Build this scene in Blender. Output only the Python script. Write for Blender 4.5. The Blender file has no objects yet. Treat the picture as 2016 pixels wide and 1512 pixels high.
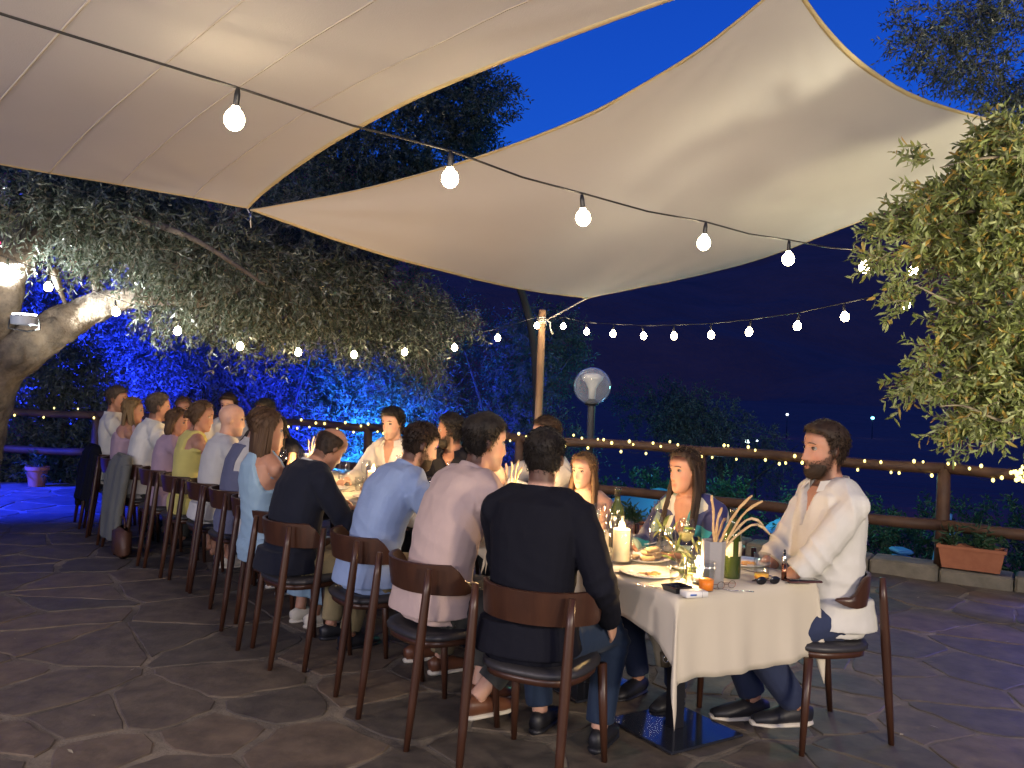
import bpy, math, random
import numpy as np
from mathutils import Vector, Matrix
from mathutils import noise as mnoise

S = bpy.context.scene
COL = S.collection
rnd = random.Random(7)
PI = math.pi

# ------------------------------------------------------------------ camera
TH = math.atan(.038); PT = 12 / 1700.0; F = 1700.0; CH = 1.55
CR = np.array([math.cos(TH), 0, math.sin(TH)])
CU0 = np.array([-math.sin(TH), 0, math.cos(TH)])
CF = np.array([0, 1, 0]) * math.cos(PT) + CU0 * math.sin(PT)
CU = CU0 * math.cos(PT) - np.array([0, 1, 0]) * math.sin(PT)
CP = np.array([0, 0, CH])
cam_d = bpy.data.cameras.new('camera')
cam = bpy.data.objects.new('camera', cam_d); COL.objects.link(cam)
cam_d.sensor_width = 36; cam_d.lens = 36 * F / 2016
cam_d.clip_start = .05; cam_d.clip_end = 6000
mw = Matrix.Identity(4)
for i in range(3):
    mw[i][0] = CR[i]; mw[i][1] = CU[i]; mw[i][2] = -CF[i]; mw[i][3] = CP[i]
cam.matrix_world = mw
S.camera = cam


def ray(x, y): return F * CF + (x - 1008) * CR - (y - 756) * CU
def at_h(x, y, h): d = ray(x, y); return CP + d * (h - CH) / d[2]
def at_y(x, y, Y): d = ray(x, y); return CP + d * Y / d[1]
def proj(p):
    q = np.asarray(p, float) - CP; z = q @ CF
    return np.stack([1008 + F * (q @ CR) / z, 756 - F * (q @ CU) / z], -1)


# ------------------------------------------------------------------ world, exposure
W = bpy.data.worlds.new('World'); S.world = W; W.use_nodes = True
wn = W.node_tree; bg = wn.nodes['Background']
sky = wn.nodes.new('ShaderNodeTexSky'); sky.sky_type = 'NISHITA'; sky.sun_disc = False
sky.sun_elevation = math.radians(2.0); sky.sun_rotation = math.radians(200)
mixw = wn.nodes.new('ShaderNodeMix'); mixw.data_type = 'RGBA'; mixw.blend_type = 'MULTIPLY'
mixw.inputs[0].default_value = 1
wn.links.new(sky.outputs[0], mixw.inputs[6]); mixw.inputs[7].default_value = (.05, .38, 2.65, 1)
wn.links.new(mixw.outputs[2], bg.inputs[0]); bg.inputs[1].default_value = .15
S.view_settings.view_transform = 'Standard'; S.view_settings.look = 'None'
S.view_settings.exposure = 0; S.view_settings.gamma = 1
S.cycles.use_denoising = True
S.cycles.max_bounces = 7; S.cycles.diffuse_bounces = 3; S.cycles.glossy_bounces = 3
S.cycles.transmission_bounces = 7; S.cycles.transparent_max_bounces = 10
S.cycles.sample_clamp_indirect = 3; S.cycles.caustics_reflective = False; S.cycles.caustics_refractive = False


def lamp(name, kind, loc, power, col, size=.2, aim=None, spot=None, blend=.5):
    ld = bpy.data.lights.new(name, kind); ld.energy = power; ld.color = col
    if kind == 'AREA': ld.size = size
    else: ld.shadow_soft_size = size
    if spot: ld.spot_size = math.radians(spot); ld.spot_blend = blend
    o = bpy.data.objects.new(name, ld); COL.objects.link(o); o.location = loc
    if aim is not None:
        o.rotation_euler = (Vector(aim) - Vector(loc)).to_track_quat('-Z', 'Y').to_euler()
    return o


# wall lamps assumed out of view behind the camera; added fill brightens the sails
lamp('wall_lamp_light', 'AREA', (3.6, -2.6, 2.5), 215, (1, .79, .56), .5, (1.2, 4.0, 1.5))
lamp('wall_lamp_light', 'AREA', (-3.6, -2.4, 2.3), 95, (1, .80, .76), .6, (-1.2, 5.5, 1.6))
lamp('sail_fill_light', 'AREA', (0.2, -1.6, 2.1), 80, (1, .87, .78), .7, (0.0, 4.6, 3.6))  # this and the next two: added fill for the sails, no fixture stands there
lamp('sail_fill_light', 'AREA', (3.6, -.6, 2.2), 150, (1, .88, .68), .5, (3.0, 6.4, 4.1))
lamp('sail_fill_light', 'AREA', (-5.2, -.4, 2.0), 160, (.98, .86, .84), .5, (-1.6, 4.6, 3.3))
# floodlights in the olive tree, under the right hand tree, added fill spots, and the blue floods among the trees
lamp('flood_and_fill_light', 'SPOT', (-4.38, 7.18, 2.32), 330, (.90, .96, 1), .06, (-3.3, 7.8, 4.0), 140)
lamp('flood_and_fill_light', 'SPOT', (-4.0, 7.1, 1.95), 800, (.93, .98, .95), .06, (-1.2, 8.9, 2.7), 62)  # added spot to brighten the olive canopy, without a fixture of its own
lamp('flood_and_fill_light', 'SPOT', (-4.3, 5.4, .15), 420, (.98, .97, .86), .08, (-3.3, 7.9, 3.0), 40)  # added ground spot out of view, lifts the left canopy
lamp('flood_and_fill_light', 'SPOT', (4.6, 4.2, .2), 650, (1, .90, .55), .30, (4.1, 5.5, 2.3), 62)
lamp('flood_and_fill_light', 'SPOT', (4.6, 1.6, .4), 1500, (1, .90, .62), .40, (3.55, 5.2, 2.25), 42)  # added fill from the camera side to brighten the right olive
BLUE = (.012, .03, 1); AZ = (.02, .22, 1)
for (loc, p, c, aim, sp) in [((-8.5, 12.2, .5), 26000, BLUE, (-7.4, 15.8, 3.2), 80),
                             ((-6.0, 13.1, .4), 7000, BLUE, (-6.3, 15.6, 2.6), 62),
                             ((-3.6, 13.2, .1), 4000, BLUE, (-3.2, 16, 2.2), 90),
                             ((-2.4, 13.2, -.4), 7500, AZ, (-2.3, 15.5, .6), 75),
                             ((-1.0, 13.4, -.2), 1600, BLUE, (-.8, 15.8, 1.6), 80),
                             ((-9.3, 9.0, 2.6), 14000, BLUE, (-6.6, 10.2, 0), 50),
                             ((-7.5, 8.5, .6), 5000, BLUE, (-5.8, 8.6, 3.6), 55),
                             ((7.2, 8.2, 2.4), 550, (.22, .2, 1), (4.1, 5.9, 0), 34)]:
    lamp('blue_flood_light', 'SPOT', loc, p, c, .12, aim, sp, .7)
lamp('pool_light', 'POINT', (3.0, 16, -.6), 160, (.1, .55, 1), .3)
lamp('hedge_fill_light', 'POINT', (4.0, 13.4, 1.6), 110, (.25, 1, .7), .2)  # added green fill for the hedges, no lamp stands there

# ------------------------------------------------------------------ materials
def mat(name, col=(.5, .5, .5), rough=.6, metal=0, spec=.5, emit=None, es=0, trans=0, ior=1.45, alpha=1,
        noise=None, bump=0, bscale=40, sheen=0, stretch=(1, 1, 1), coords='Object', coat=0, sss=0, detail=4):
    """noise=(scale, colour2, contrast) blends towards a second colour"""
    m = bpy.data.materials.new(name); m.use_nodes = True
    nt = m.node_tree; b = nt.nodes['Principled BSDF']
    b.inputs['Base Color'].default_value = (*col, 1); b.inputs['Roughness'].default_value = rough
    b.inputs['Metallic'].default_value = metal; b.inputs['Specular IOR Level'].default_value = spec
    b.inputs['Transmission Weight'].default_value = trans; b.inputs['IOR'].default_value = ior
    b.inputs['Alpha'].default_value = alpha; b.inputs['Sheen Weight'].default_value = sheen
    b.inputs['Coat Weight'].default_value = coat
    if sss:
        b.inputs['Subsurface Weight'].default_value = sss
        b.inputs['Subsurface Radius'].default_value = (.012, .005, .003); b.inputs['Subsurface Scale'].default_value = 1
    if emit: b.inputs['Emission Color'].default_value = (*emit, 1); b.inputs['Emission Strength'].default_value = es
    tc = nt.nodes.new('ShaderNodeTexCoord'); mp = nt.nodes.new('ShaderNodeMapping')
    mp.inputs['Scale'].default_value = stretch
    nt.links.new(tc.outputs[coords], mp.inputs[0])
    m['_'] = 0
    if noise:
        n = nt.nodes.new('ShaderNodeTexNoise'); n.inputs['Scale'].default_value = noise[0]
        n.inputs['Detail'].default_value = detail; n.inputs['Roughness'].default_value = .6
        r = nt.nodes.new('ShaderNodeMapRange'); c = noise[2] if len(noise) > 2 else .2
        r.inputs[1].default_value = .5 - c; r.inputs[2].default_value = .5 + c
        mx = nt.nodes.new('ShaderNodeMix'); mx.data_type = 'RGBA'
        mx.inputs[6].default_value = (*col, 1); mx.inputs[7].default_value = (*noise[1], 1)
        nt.links.new(mp.outputs[0], n.inputs[0]); nt.links.new(n.outputs[0], r.inputs[0])
        nt.links.new(r.outputs[0], mx.inputs[0]); nt.links.new(mx.outputs[2], b.inputs['Base Color'])
    if bump:
        n = nt.nodes.new('ShaderNodeTexNoise'); n.inputs['Scale'].default_value = bscale
        n.inputs['Detail'].default_value = detail
        bp = nt.nodes.new('ShaderNodeBump'); bp.inputs['Strength'].default_value = 1
        bp.inputs['Distance'].default_value = bump
        nt.links.new(mp.outputs[0], n.inputs[0]); nt.links.new(n.outputs[0], bp.inputs['Height'])
        nt.links.new(bp.outputs[0], b.inputs['Normal'])
    return m


def leaf_mat(name, cols, transl=.35, rough=.45):
    m = bpy.data.materials.new(name); m.use_nodes = True; nt = m.node_tree
    b = nt.nodes['Principled BSDF']; out = nt.nodes['Material Output']
    geo = nt.nodes.new('ShaderNodeNewGeometry'); rp = nt.nodes.new('ShaderNodeValToRGB')
    el = rp.color_ramp.elements
    el[0].position = 0; el[0].color = (*cols[0], 1); el[1].position = 1; el[1].color = (*cols[-1], 1)
    for i, c in enumerate(cols[1:-1]):
        e = el.new((i + 1) / (len(cols) - 1)); e.color = (*c, 1)
    nt.links.new(geo.outputs['Random Per Island'], rp.inputs[0])
    nt.links.new(rp.outputs[0], b.inputs['Base Color']); b.inputs['Roughness'].default_value = rough
    tr = nt.nodes.new('ShaderNodeBsdfTranslucent'); nt.links.new(rp.outputs[0], tr.inputs[0])
    mx = nt.nodes.new('ShaderNodeMixShader'); mx.inputs[0].default_value = transl
    nt.links.new(b.outputs[0], mx.inputs[1]); nt.links.new(tr.outputs[0], mx.inputs[2])
    nt.links.new(mx.outputs[0], out.inputs[0])
    return m


MW = mat('chair_wood', (.062, .0245, .0125), .36, noise=(14, (.036, .014, .008), .2), stretch=(1, 1, .25), bump=.0006, bscale=60)
MSEAT = mat('seat_vinyl', (.03, .028, .03), .45, bump=.0006, bscale=90)
MCLOTH = mat('table_linen', (.57, .51, .40), .85, sheen=.1, bump=.0012, bscale=9, noise=(3, (.52, .46, .36), .3))
MTIMBER = mat('rail_timber', (.11, .055, .03), .6, noise=(6, (.05, .025, .015), .25), stretch=(1, 1, 1), bump=.004, bscale=14)
MPOST = mat('pole_timber', (.40, .24, .12), .6, noise=(9, (.26, .14, .07), .25), stretch=(3, 3, .4), bump=.002, bscale=30)
MDARK = mat('black_metal', (.015, .015, .018), .35, bump=.0003, bscale=80)
MPLATE = mat('base_plate_steel', (.02, .022, .03), .16, coat=.4)
MCABLE = mat('cable_rubber', (.02, .018, .018), .5)
MCERAM = mat('plate_porcelain', (.75, .73, .70), .18, coat=.3)
MGLASS = bpy.data.materials.new('clear_glass'); MGLASS.use_nodes = True; _n = MGLASS.node_tree; _n.nodes.remove(_n.nodes['Principled BSDF'])
_t = _n.nodes.new('ShaderNodeBsdfTransparent'); _t.inputs[0].default_value = (.95, .96, .96, 1); _g = _n.nodes.new('ShaderNodeBsdfGlossy'); _g.inputs['Roughness'].default_value = .04
_l = _n.nodes.new('ShaderNodeLayerWeight'); _l.inputs[0].default_value = .25; _w = _n.nodes.new('ShaderNodeMapRange'); _w.inputs[3].default_value = .03; _w.inputs[4].default_value = .42; _n.links.new(_l.outputs['Facing'], _w.inputs[0]); _m = _n.nodes.new('ShaderNodeMixShader')
_n.links.new(_w.outputs[0], _m.inputs[0]); _n.links.new(_t.outputs[0], _m.inputs[1]); _n.links.new(_g.outputs[0], _m.inputs[2]); _n.links.new(_m.outputs[0], _n.nodes['Material Output'].inputs[0])
MWATER = mat('water', (.95, .98, 1), .0, trans=1, ior=1.33)
MMETAL = mat('cutlery_steel', (.6, .58, .55), .22, metal=1)
MWAX = mat('flame_lit_wax', (.85, .72, .48), .5, emit=(1, .60, .22), es=.35, sss=.3)  # flame light in the wax painted as emission, stronger towards the top
_nt = MWAX.node_tree; _tc = _nt.nodes.new('ShaderNodeTexCoord'); _sx = _nt.nodes.new('ShaderNodeSeparateXYZ'); _mr = _nt.nodes.new('ShaderNodeMapRange')
_nt.links.new(_tc.outputs['Generated'], _sx.inputs[0]); _nt.links.new(_sx.outputs[2], _mr.inputs[0]); _mr.inputs[1].default_value = .25; _mr.inputs[3].default_value = .12; _mr.inputs[4].default_value = 1.5; _nt.links.new(_mr.outputs[0], _nt.nodes['Principled BSDF'].inputs['Emission Strength'])
MFLAME = mat('flame', (1, .7, .3), .5, emit=(1, .62, .22), es=28)
MBULB = mat('bulb_glow', (1, .8, .5), .5, emit=(1, .80, .50), es=75)
MFAIRY = mat('fairy_bulb_glow', (1, .8, .3), .5, emit=(1, .84, .26), es=2.8)
MTERRA = mat('terracotta', (.42, .16, .08), .75, noise=(12, (.34, .12, .06), .2), bump=.001, bscale=40)
MSTICK = mat('breadstick_crust', (.52, .30, .12), .7, noise=(30, (.68, .46, .22), .2), bump=.001, bscale=80)
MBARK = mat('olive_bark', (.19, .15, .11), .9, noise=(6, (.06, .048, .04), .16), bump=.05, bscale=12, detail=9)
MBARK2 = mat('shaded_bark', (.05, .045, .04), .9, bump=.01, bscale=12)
MTWIG = mat('twig_bark', (.16, .13, .09), .8)
ML_NEAR = leaf_mat('olive_leaf_warm', [(.08, .10, .03), (.17, .20, .06), (.23, .26, .10), (.30, .32, .17), (.15, .19, .05), (.20, .24, .07), (.44, .27, .06)], .35)
ML_LEFT = leaf_mat('olive_leaf', [(.035, .048, .032), (.065, .082, .055), (.10, .12, .09), (.22, .24, .20), (.05, .066, .038)], .3, .26)
ML_BACK = leaf_mat('far_leaf', [(.05, .065, .04), (.09, .11, .08), (.14, .16, .13), (.07, .09, .06)], .3, .5)
ML_HEDGE = leaf_mat('hedge_leaf', [(.02, .06, .025), (.035, .09, .04), (.05, .11, .06)], .3, .5)

# ------------------------------------------------------------------ mesh building
class MB:
    def __init__(s): s.v = []; s.f = []; s.mi = []
    def add(s, vs, fs, mi=0):
        k = len(s.v); s.v += [tuple(map(float, p)) for p in vs]
        s.f += [tuple(k + i for i in f) for f in fs]; s.mi += [mi] * len(fs); return s
    def box(s, c, d, mi=0, rz=0, bev=0):
        x, y, z = [a / 2 for a in d]
        if bev:
            b = min(bev, x * .9, y * .9, z * .9); rings = []
            for (zz, k) in ((-z, b), (-z + b, 0), (z - b, 0), (z, b)):
                X, Y = x - k, y - k; q = b
                rings.append([(X, Y - q, zz), (X - q, Y, zz), (-X + q, Y, zz), (-X, Y - q, zz), (-X, -Y + q, zz), (-X + q, -Y, zz), (X - q, -Y, zz), (X, -Y + q, zz)])
            vs = [p for r in rings for p in r]; fs = []
            for i in range(3):
                for j in range(8): fs.append((i * 8 + j, i * 8 + (j + 1) % 8, (i + 1) * 8 + (j + 1) % 8, (i + 1) * 8 + j))
            fs.append(tuple(range(7, -1, -1))); fs.append(tuple(range(24, 32)))
        else:
            vs = [(a * x, b_ * y, c_ * z) for c_ in (-1, 1) for b_ in (-1, 1) for a in (-1, 1)]
            fs = [(0, 2, 3, 1), (4, 5, 7, 6), (0, 1, 5, 4), (2, 6, 7, 3), (0, 4, 6, 2), (1, 3, 7, 5)]
        cz, sz = math.cos(rz), math.sin(rz)
        return s.add([(p[0] * cz - p[1] * sz + c[0], p[0] * sz + p[1] * cz + c[1], p[2] + c[2]) for p in vs], fs, mi)
    def loft(s, rings, mi=0, cap=True):
        n = len(rings[0]); vs = [p for r in rings for p in r]; fs = []
        for i in range(len(rings) - 1):
            for j in range(n):
                a = i * n + j; b = i * n + (j + 1) % n
                fs.append((a, b, b + n, a + n))
        if cap:
            fs.append(tuple(range(n - 1, -1, -1))); m = (len(rings) - 1) * n; fs.append(tuple(range(m, m + n)))
        return s.add(vs, fs, mi)
    def tube(s, pts, rad, seg=10, mi=0, up=None, flat=None, cap=True):
        """rad: list of r or (rx, ry); frame carried along the path"""
        P = [Vector(p) for p in pts]; n = len(P); rings = []; prev = None
        for i in range(n):
            t = (P[min(i + 1, n - 1)] - P[max(i - 1, 0)]).normalized()
            if prev is None:
                u0 = Vector(up) if up is not None else (Vector((0, 0, 1)) if abs(t.z) < .9 else Vector((0, 1, 0)))
                a = t.cross(u0).normalized()
            else:
                a = (prev - t * prev.dot(t)).normalized()
            prev = a; b = t.cross(a) * -1
            r = rad[i] if isinstance(rad, (list, tuple)) and len(rad) == n else rad
            rx, ry = (r if isinstance(r, (tuple, list)) else (r, r))
            rings.append([tuple(P[i] + a * (rx * math.cos(k * 2 * PI / seg)) - b * (ry * math.sin(k * 2 * PI / seg))) for k in range(seg)])
        return s.loft(rings, mi, cap)
    def lathe(s, prof, c=(0, 0, 0), seg=20, mi=0, closed=False):
        rings = [[(c[0] + r * math.cos(k * 2 * PI / seg), c[1] + r * math.sin(k * 2 * PI / seg), c[2] + z) for k in range(seg)] for r, z in prof]
        if closed: rings.append(rings[0])
        return s.loft(rings, mi, cap=not closed)
    def ell(s, c, r, seg=16, ringn=10, mi=0, R=None):
        rings = []
        for i in range(ringn + 1):
            a = -PI / 2 + PI * (i + .02 if i == 0 else (i - .02 if i == ringn else i)) / ringn
            ring = []
            for k in range(seg):
                p = Vector((r[0] * math.cos(a) * math.cos(k * 2 * PI / seg), r[1] * math.cos(a) * math.sin(k * 2 * PI / seg), r[2] * math.sin(a)))
                if R is not None: p = R @ p
                ring.append((p.x + c[0], p.y + c[1], p.z + c[2]))
            rings.append(ring)
        return s.loft(rings, mi)
    def mesh(s, name='m', smooth=True):
        me = bpy.data.meshes.new(name); me.from_pydata(s.v, [], s.f)
        if smooth: me.polygons.foreach_set('use_smooth', [True] * len(me.polygons))
        if s.mi and max(s.mi): me.polygons.foreach_set('material_index', s.mi)
        me.update(); return me


def link(name, me, mats, parent=None, smooth=None):
    o = bpy.data.objects.new(name, me); COL.objects.link(o)
    for m in (mats if isinstance(mats, (list, tuple)) else [mats]): me.materials.append(m)
    if parent is not None: o.parent = parent
    return o
def part(name, mb, mats, parent=None, smooth=True, auto=None):
    me = mb.mesh(name, smooth)
    if auto:
        try: me.set_sharp_from_angle(angle=math.radians(auto))
        except Exception: pass
    return link(name, me, mats, parent)
def tag(o, label, cat, group=None, kind=None):
    if label: o['label'] = label
    if cat: o['category'] = cat
    if group: o['group'] = group
    if kind: o['kind'] = kind
    return o
def thing(name, label, cat, loc=(0, 0, 0), rz=0, group=None):
    o = bpy.data.objects.new(name, None); COL.objects.link(o); o.location = loc; o.rotation_euler = (0, 0, rz)
    return tag(o, label, cat, group)
def copy_tree(o, parent=None):
    c = o.copy(); COL.objects.link(c); c.parent = parent
    for ch in list(o.children): copy_tree(ch, c)
    return c
def fast_mesh(name, V, Fc, k, smooth=False):
    """V (n,3), Fc (m,k) numpy"""
    me = bpy.data.meshes.new(name); V = np.asarray(V, np.float32); Fc = np.asarray(Fc, np.int32)
    me.vertices.add(len(V)); me.vertices.foreach_set('co', V.ravel())
    me.loops.add(Fc.size); me.loops.foreach_set('vertex_index', Fc.ravel())
    me.polygons.add(len(Fc)); me.polygons.foreach_set('loop_start', np.arange(0, Fc.size, k, dtype=np.int32))
    me.polygons.foreach_set('use_smooth', np.full(len(Fc), smooth))
    me.update(calc_edges=True); me.validate(); return me


def nz(P, scale, seed=0, octv=3):
    """cheap smooth pseudo noise, P (n,3) -> (n,) in about [-1,1]"""
    rs = np.random.RandomState(seed); out = np.zeros(len(P)); amp = 1; tot = 0; s = scale
    for o in range(octv):
        acc = np.zeros(len(P))
        for k in range(5):
            d = rs.normal(size=3); d /= np.linalg.norm(d); e = rs.normal(size=3); e /= np.linalg.norm(e)
            acc += np.sin(P @ d * s * rs.uniform(.7, 1.4) + rs.uniform(0, 6.28) + 1.3 * np.sin(P @ e * s * .6 + rs.uniform(0, 6.28)))
        out += amp * acc / 3; tot += amp; amp *= .5; s *= 2
    return out / tot


# ------------------------------------------------------------------ terrace
RAIL = [(5.9, 6.58), (0, 10.3), (-3.7, 12.2), (-9.5, 11.5)]
def rail_y(x):
    for (x0, y0), (x1, y1) in zip(RAIL[:-1], RAIL[1:]):
        if x1 <= x <= x0: return y0 + (y1 - y0) * (x - x0) / (x1 - x0)
    return RAIL[0][1] - .63 * (x - 5.9) if x > 5.9 else 11.5


def vor_cells(seeds, box):
    seeds = np.array(seeds); cells = []
    for i, s in enumerate(seeds):
        poly = [np.array(p) for p in ((box[0], box[1]), (box[2], box[1]), (box[2], box[3]), (box[0], box[3]))]
        d = np.linalg.norm(seeds - s, axis=1); idx = np.argsort(d)[1:22]
        for j in idx:
            m = (seeds[j] + s) / 2; n = seeds[j] - s; out = []
            for a in range(len(poly)):
                p, q = poly[a], poly[(a + 1) % len(poly)]; dp = (p - m) @ n; dq = (q - m) @ n
                if dp <= 0: out.append(p)
                if dp * dq < 0: out.append(p + (q - p) * dp / (dp - dq))
            poly = out
            if len(poly) < 3: break
        cells.append(poly)
    return cells


MSTONES = [mat('paving_stone', c, .62, noise=(6.5, c2, .16), bump=.012, bscale=6, detail=10)
           for c, c2 in (((.135, .106, .076), (.064, .051, .040)), ((.105, .087, .068), (.052, .044, .037)), ((.16, .12, .083), (.08, .061, .045)))]
MMORTAR = mat('mortar', (.215, .18, .13), .9, noise=(2.6, (.085, .072, .058), .10), bump=.006, bscale=60, detail=8)

terrace = thing('terrace_floor', None, None); tag(terrace, None, None, kind='structure')
g = MB()
xs = [8.5, 5.9, 3, 0, -3.7, -6.5, -9.5, -12]
ring = [(x, rail_y(x) + .3) for x in xs] + [(-12, -4), (8.5, -4)]
g.add([(x, y, -.004) for x, y in ring] + [(x, y, -.6) for x, y in ring],
      [tuple(range(len(ring)))] + [(i, i + len(ring), (i + 1) % len(ring) + len(ring), (i + 1) % len(ring)) for i in range(len(ring))])
part('mortar_bed', g, MMORTAR, terrace, smooth=False)
seeds = []
while len(seeds) < 2400:
    x = rnd.uniform(-9, 6.5); y = rnd.uniform(2.2, 12.4)
    s0 = .30 + .14 * math.sin(x * 1.3 + y * .7)
    if all((x - a) ** 2 * .8 + (y - b) ** 2 > (s0 * .8) ** 2 for a, b in seeds[-2400:]): seeds.append((x, y))
    elif rnd.random() < .004: break
cells = vor_cells(seeds, (-9.5, 1.8, 7, 13))
def rough_poly(poly, inset):
    c = sum(poly) / len(poly); out = []
    n = len(poly)
    for a in range(n):
        p, q = poly[a], poly[(a + 1) % n]
        L = np.linalg.norm(q - p); k = max(1, int(L / .09)) if L > .05 else 1
        for t in range(k):
            w = p + (q - p) * t / k
            if t or True:
                jit = np.array([math.sin(w[0] * 31 + w[1] * 17) + math.sin(w[0] * 77), math.sin(w[0] * 23 - w[1] * 37) + math.sin(w[1] * 71)]) * .006
            w = w + jit; dd = c - w; l = np.linalg.norm(dd) + 1e-6
            cut = inset * (1 + .5 * math.sin(w[0] * 9 + w[1] * 13) + (.9 if t == 0 else 0))
            out.append(w + dd / l * min(cut, l * .5))
    return out
items = []
for poly in cells:
    if len(poly) < 3: continue
    c = sum(poly) / len(poly)
    if c[1] > rail_y(c[0]) - .28: continue
    A = .5 * abs(sum(poly[i][0] * poly[(i + 1) % len(poly)][1] - poly[(i + 1) % len(poly)][0] * poly[i][1] for i in range(len(poly))))
    if A < .012: continue
    px = proj((c[0], c[1], 0)); vis = -60 < px[0] < 2076 and px[1] < 1560
    items.append((A / (c[1] ** 3) if vis else 0, poly, c))
items.sort(key=lambda t: -t[0])
rest = MB(); nstone = 0
for k, (sc, poly, c) in enumerate(items):
    h = rnd.uniform(.0, .003); tl = (rnd.uniform(-.004, .004), rnd.uniform(-.004, .004))
    out = rough_poly(poly, rnd.uniform(.008, .026)); n = len(out)
    def zz(p): return h + (p[0] - c[0]) * tl[0] + (p[1] - c[1]) * tl[1]
    inner = [p + (c - p) / (np.linalg.norm(c - p) + 1e-6) * .006 for p in out]
    vs = [(p[0], p[1], -.012) for p in out] + [(p[0], p[1], zz(p) - .0035) for p in out] + [(p[0], p[1], zz(p)) for p in inner]
    fs = []
    for r in range(2):
        for j in range(n): fs.append((r * n + j, r * n + (j + 1) % n, (r + 1) * n + (j + 1) % n, (r + 1) * n + j))
    fs.append(tuple(range(2 * n, 3 * n)))
    if nstone < 298 and sc > 0:
        part('stone', MB().add(vs, fs), MSTONES[k % 3], terrace, smooth=False); nstone += 1
    else: rest.add(vs, fs, k % 3)
o = part('distant_stones', rest, MSTONES, terrace, smooth=False); o['kind'] = 'stuff'

# kerb under the railing
kerb = thing('kerb', None, None); tag(kerb, None, None, kind='structure')
MKERB = mat('kerb_stone', (.25, .22, .17), .85, noise=(5, (.13, .12, .09), .2), bump=.02, bscale=8, detail=8)
for (x0, y0), (x1, y1) in zip(RAIL[:-2], RAIL[1:-1]):
    L = math.hypot(x1 - x0, y1 - y0); n = int(L / .55); ang = math.atan2(y1 - y0, x1 - x0)
    for i in range(n):
        t = (i + .5) / n
        m = MB().box((x0 + (x1 - x0) * t, y0 + (y1 - y0) * t, .02 + rnd.uniform(-.008, .012)), (L / n - .012, .36 + rnd.uniform(-.02, .02), .2), rz=ang + rnd.uniform(-.015, .015), bev=.02)
        part('kerb_block', m, MKERB, kerb, smooth=True, auto=35)

# railings: one thing per straight run, posts and rails as parts
def railing(a, b, label, posts, name='timber_railing'):
    t = thing(name, label, 'railing', (a[0], a[1], .12)); d = Vector((b[0] - a[0], b[1] - a[1], 0)); L = d.length
    for s in posts:
        p = d * s
        m = MB().tube([p + Vector((0, 0, z)) for z in (-.02, .3, .6, .87)], [.062, .06, .058, .056], 14)
        part('post', m, MTIMBER, t)
    for z, r in ((.87, .05), (.36, .052)):
        ss = [0, *[q for q in posts if .02 < q < .98], 1]
        for s0, s1 in zip(ss[:-1], ss[1:]):
            n = 6; pts = [d * (s0 + (s1 - s0) * i / n) + Vector((0, 0, z + .012 * math.sin(i * 1.1 + s0 * 9))) for i in range(n + 1)]
            off = d.normalized().cross(Vector((0, 0, 1))) * (.0 if z > .8 else -.03)
            part('rail', MB().tube([p + off for p in pts], [r * (1 + .04 * math.sin(i * 2.1 + s0 * 20)) for i in range(n + 1)], 12), MTIMBER, t)
    return t
railing(RAIL[0], RAIL[1], 'brown round-timber railing run on the right behind the white-shirted man, wound with fairy lights', [.02, .333, .66, .98])
railing(RAIL[1], RAIL[2], 'middle run of timber railing in front of the azure lit foliage, wound with fairy lights', [.06, .5, .97])
railing(RAIL[2], RAIL[3], 'blue lit timber railing run at the far left beside the big olive trunk', [.03, .26, .35, .66, .97])

# lower ground, hills
def sheet(name, fx, nx, ny, x0, x1, y0, y1, m, ypow=1):
    V = []; 
    for j in range(ny + 1):
        y = y0 + (y1 - y0) * (j / ny) ** ypow
        for i in range(nx + 1):
            x = (x0 + (x1 - x0) * i / nx) * (y / y1 if ypow > 1 else 1); V.append((x, y, fx(x, y)))
    Fc = [(j * (nx + 1) + i, j * (nx + 1) + i + 1, (j + 1) * (nx + 1) + i + 1, (j + 1) * (nx + 1) + i) for j in range(ny) for i in range(nx)]
    me = fast_mesh(name, V, Fc, 4, True); o = link(name, me, m); tag(o, None, None, kind='structure'); return o
MHILL = mat('hill_scrub_dusk_glow', (.58, .095, .085), .95, noise=(.035, (.85, .14, .12), .25), bump=1.2, bscale=.25, detail=9)  # dusk haze and warm glow put into the red of this colour
MGRD = mat('garden_soil', (.03, .04, .03), .95, noise=(.6, (.05, .06, .04), .3), bump=.05, bscale=3)
def hz(x, y):
    b = -1.6 - max(0, (y - 20)) * .05 if y < 60 else -3.6
    if y > 60: b += max(0, (y - 60)) * .02
    if y > 300: b += (y - 300) * .30 * (1 + .25 * mnoise.noise(Vector((x * .0022, y * .002, 3)))) + 26 * mnoise.fractal(Vector((x * .006, y * .006, 1)), 1, 2, 5)
    return b
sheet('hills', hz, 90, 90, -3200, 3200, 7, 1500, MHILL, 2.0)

# ------------------------------------------------------------------ tables
TH_Z = .75
UT = np.array([-.56, .828]); WT = np.array([.845, .535])       # near table axes
A0 = np.array([.69, 3.45])
U2 = np.array([-.622, .783]); W2 = np.array([.783, .622])      # the rest of the row


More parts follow.
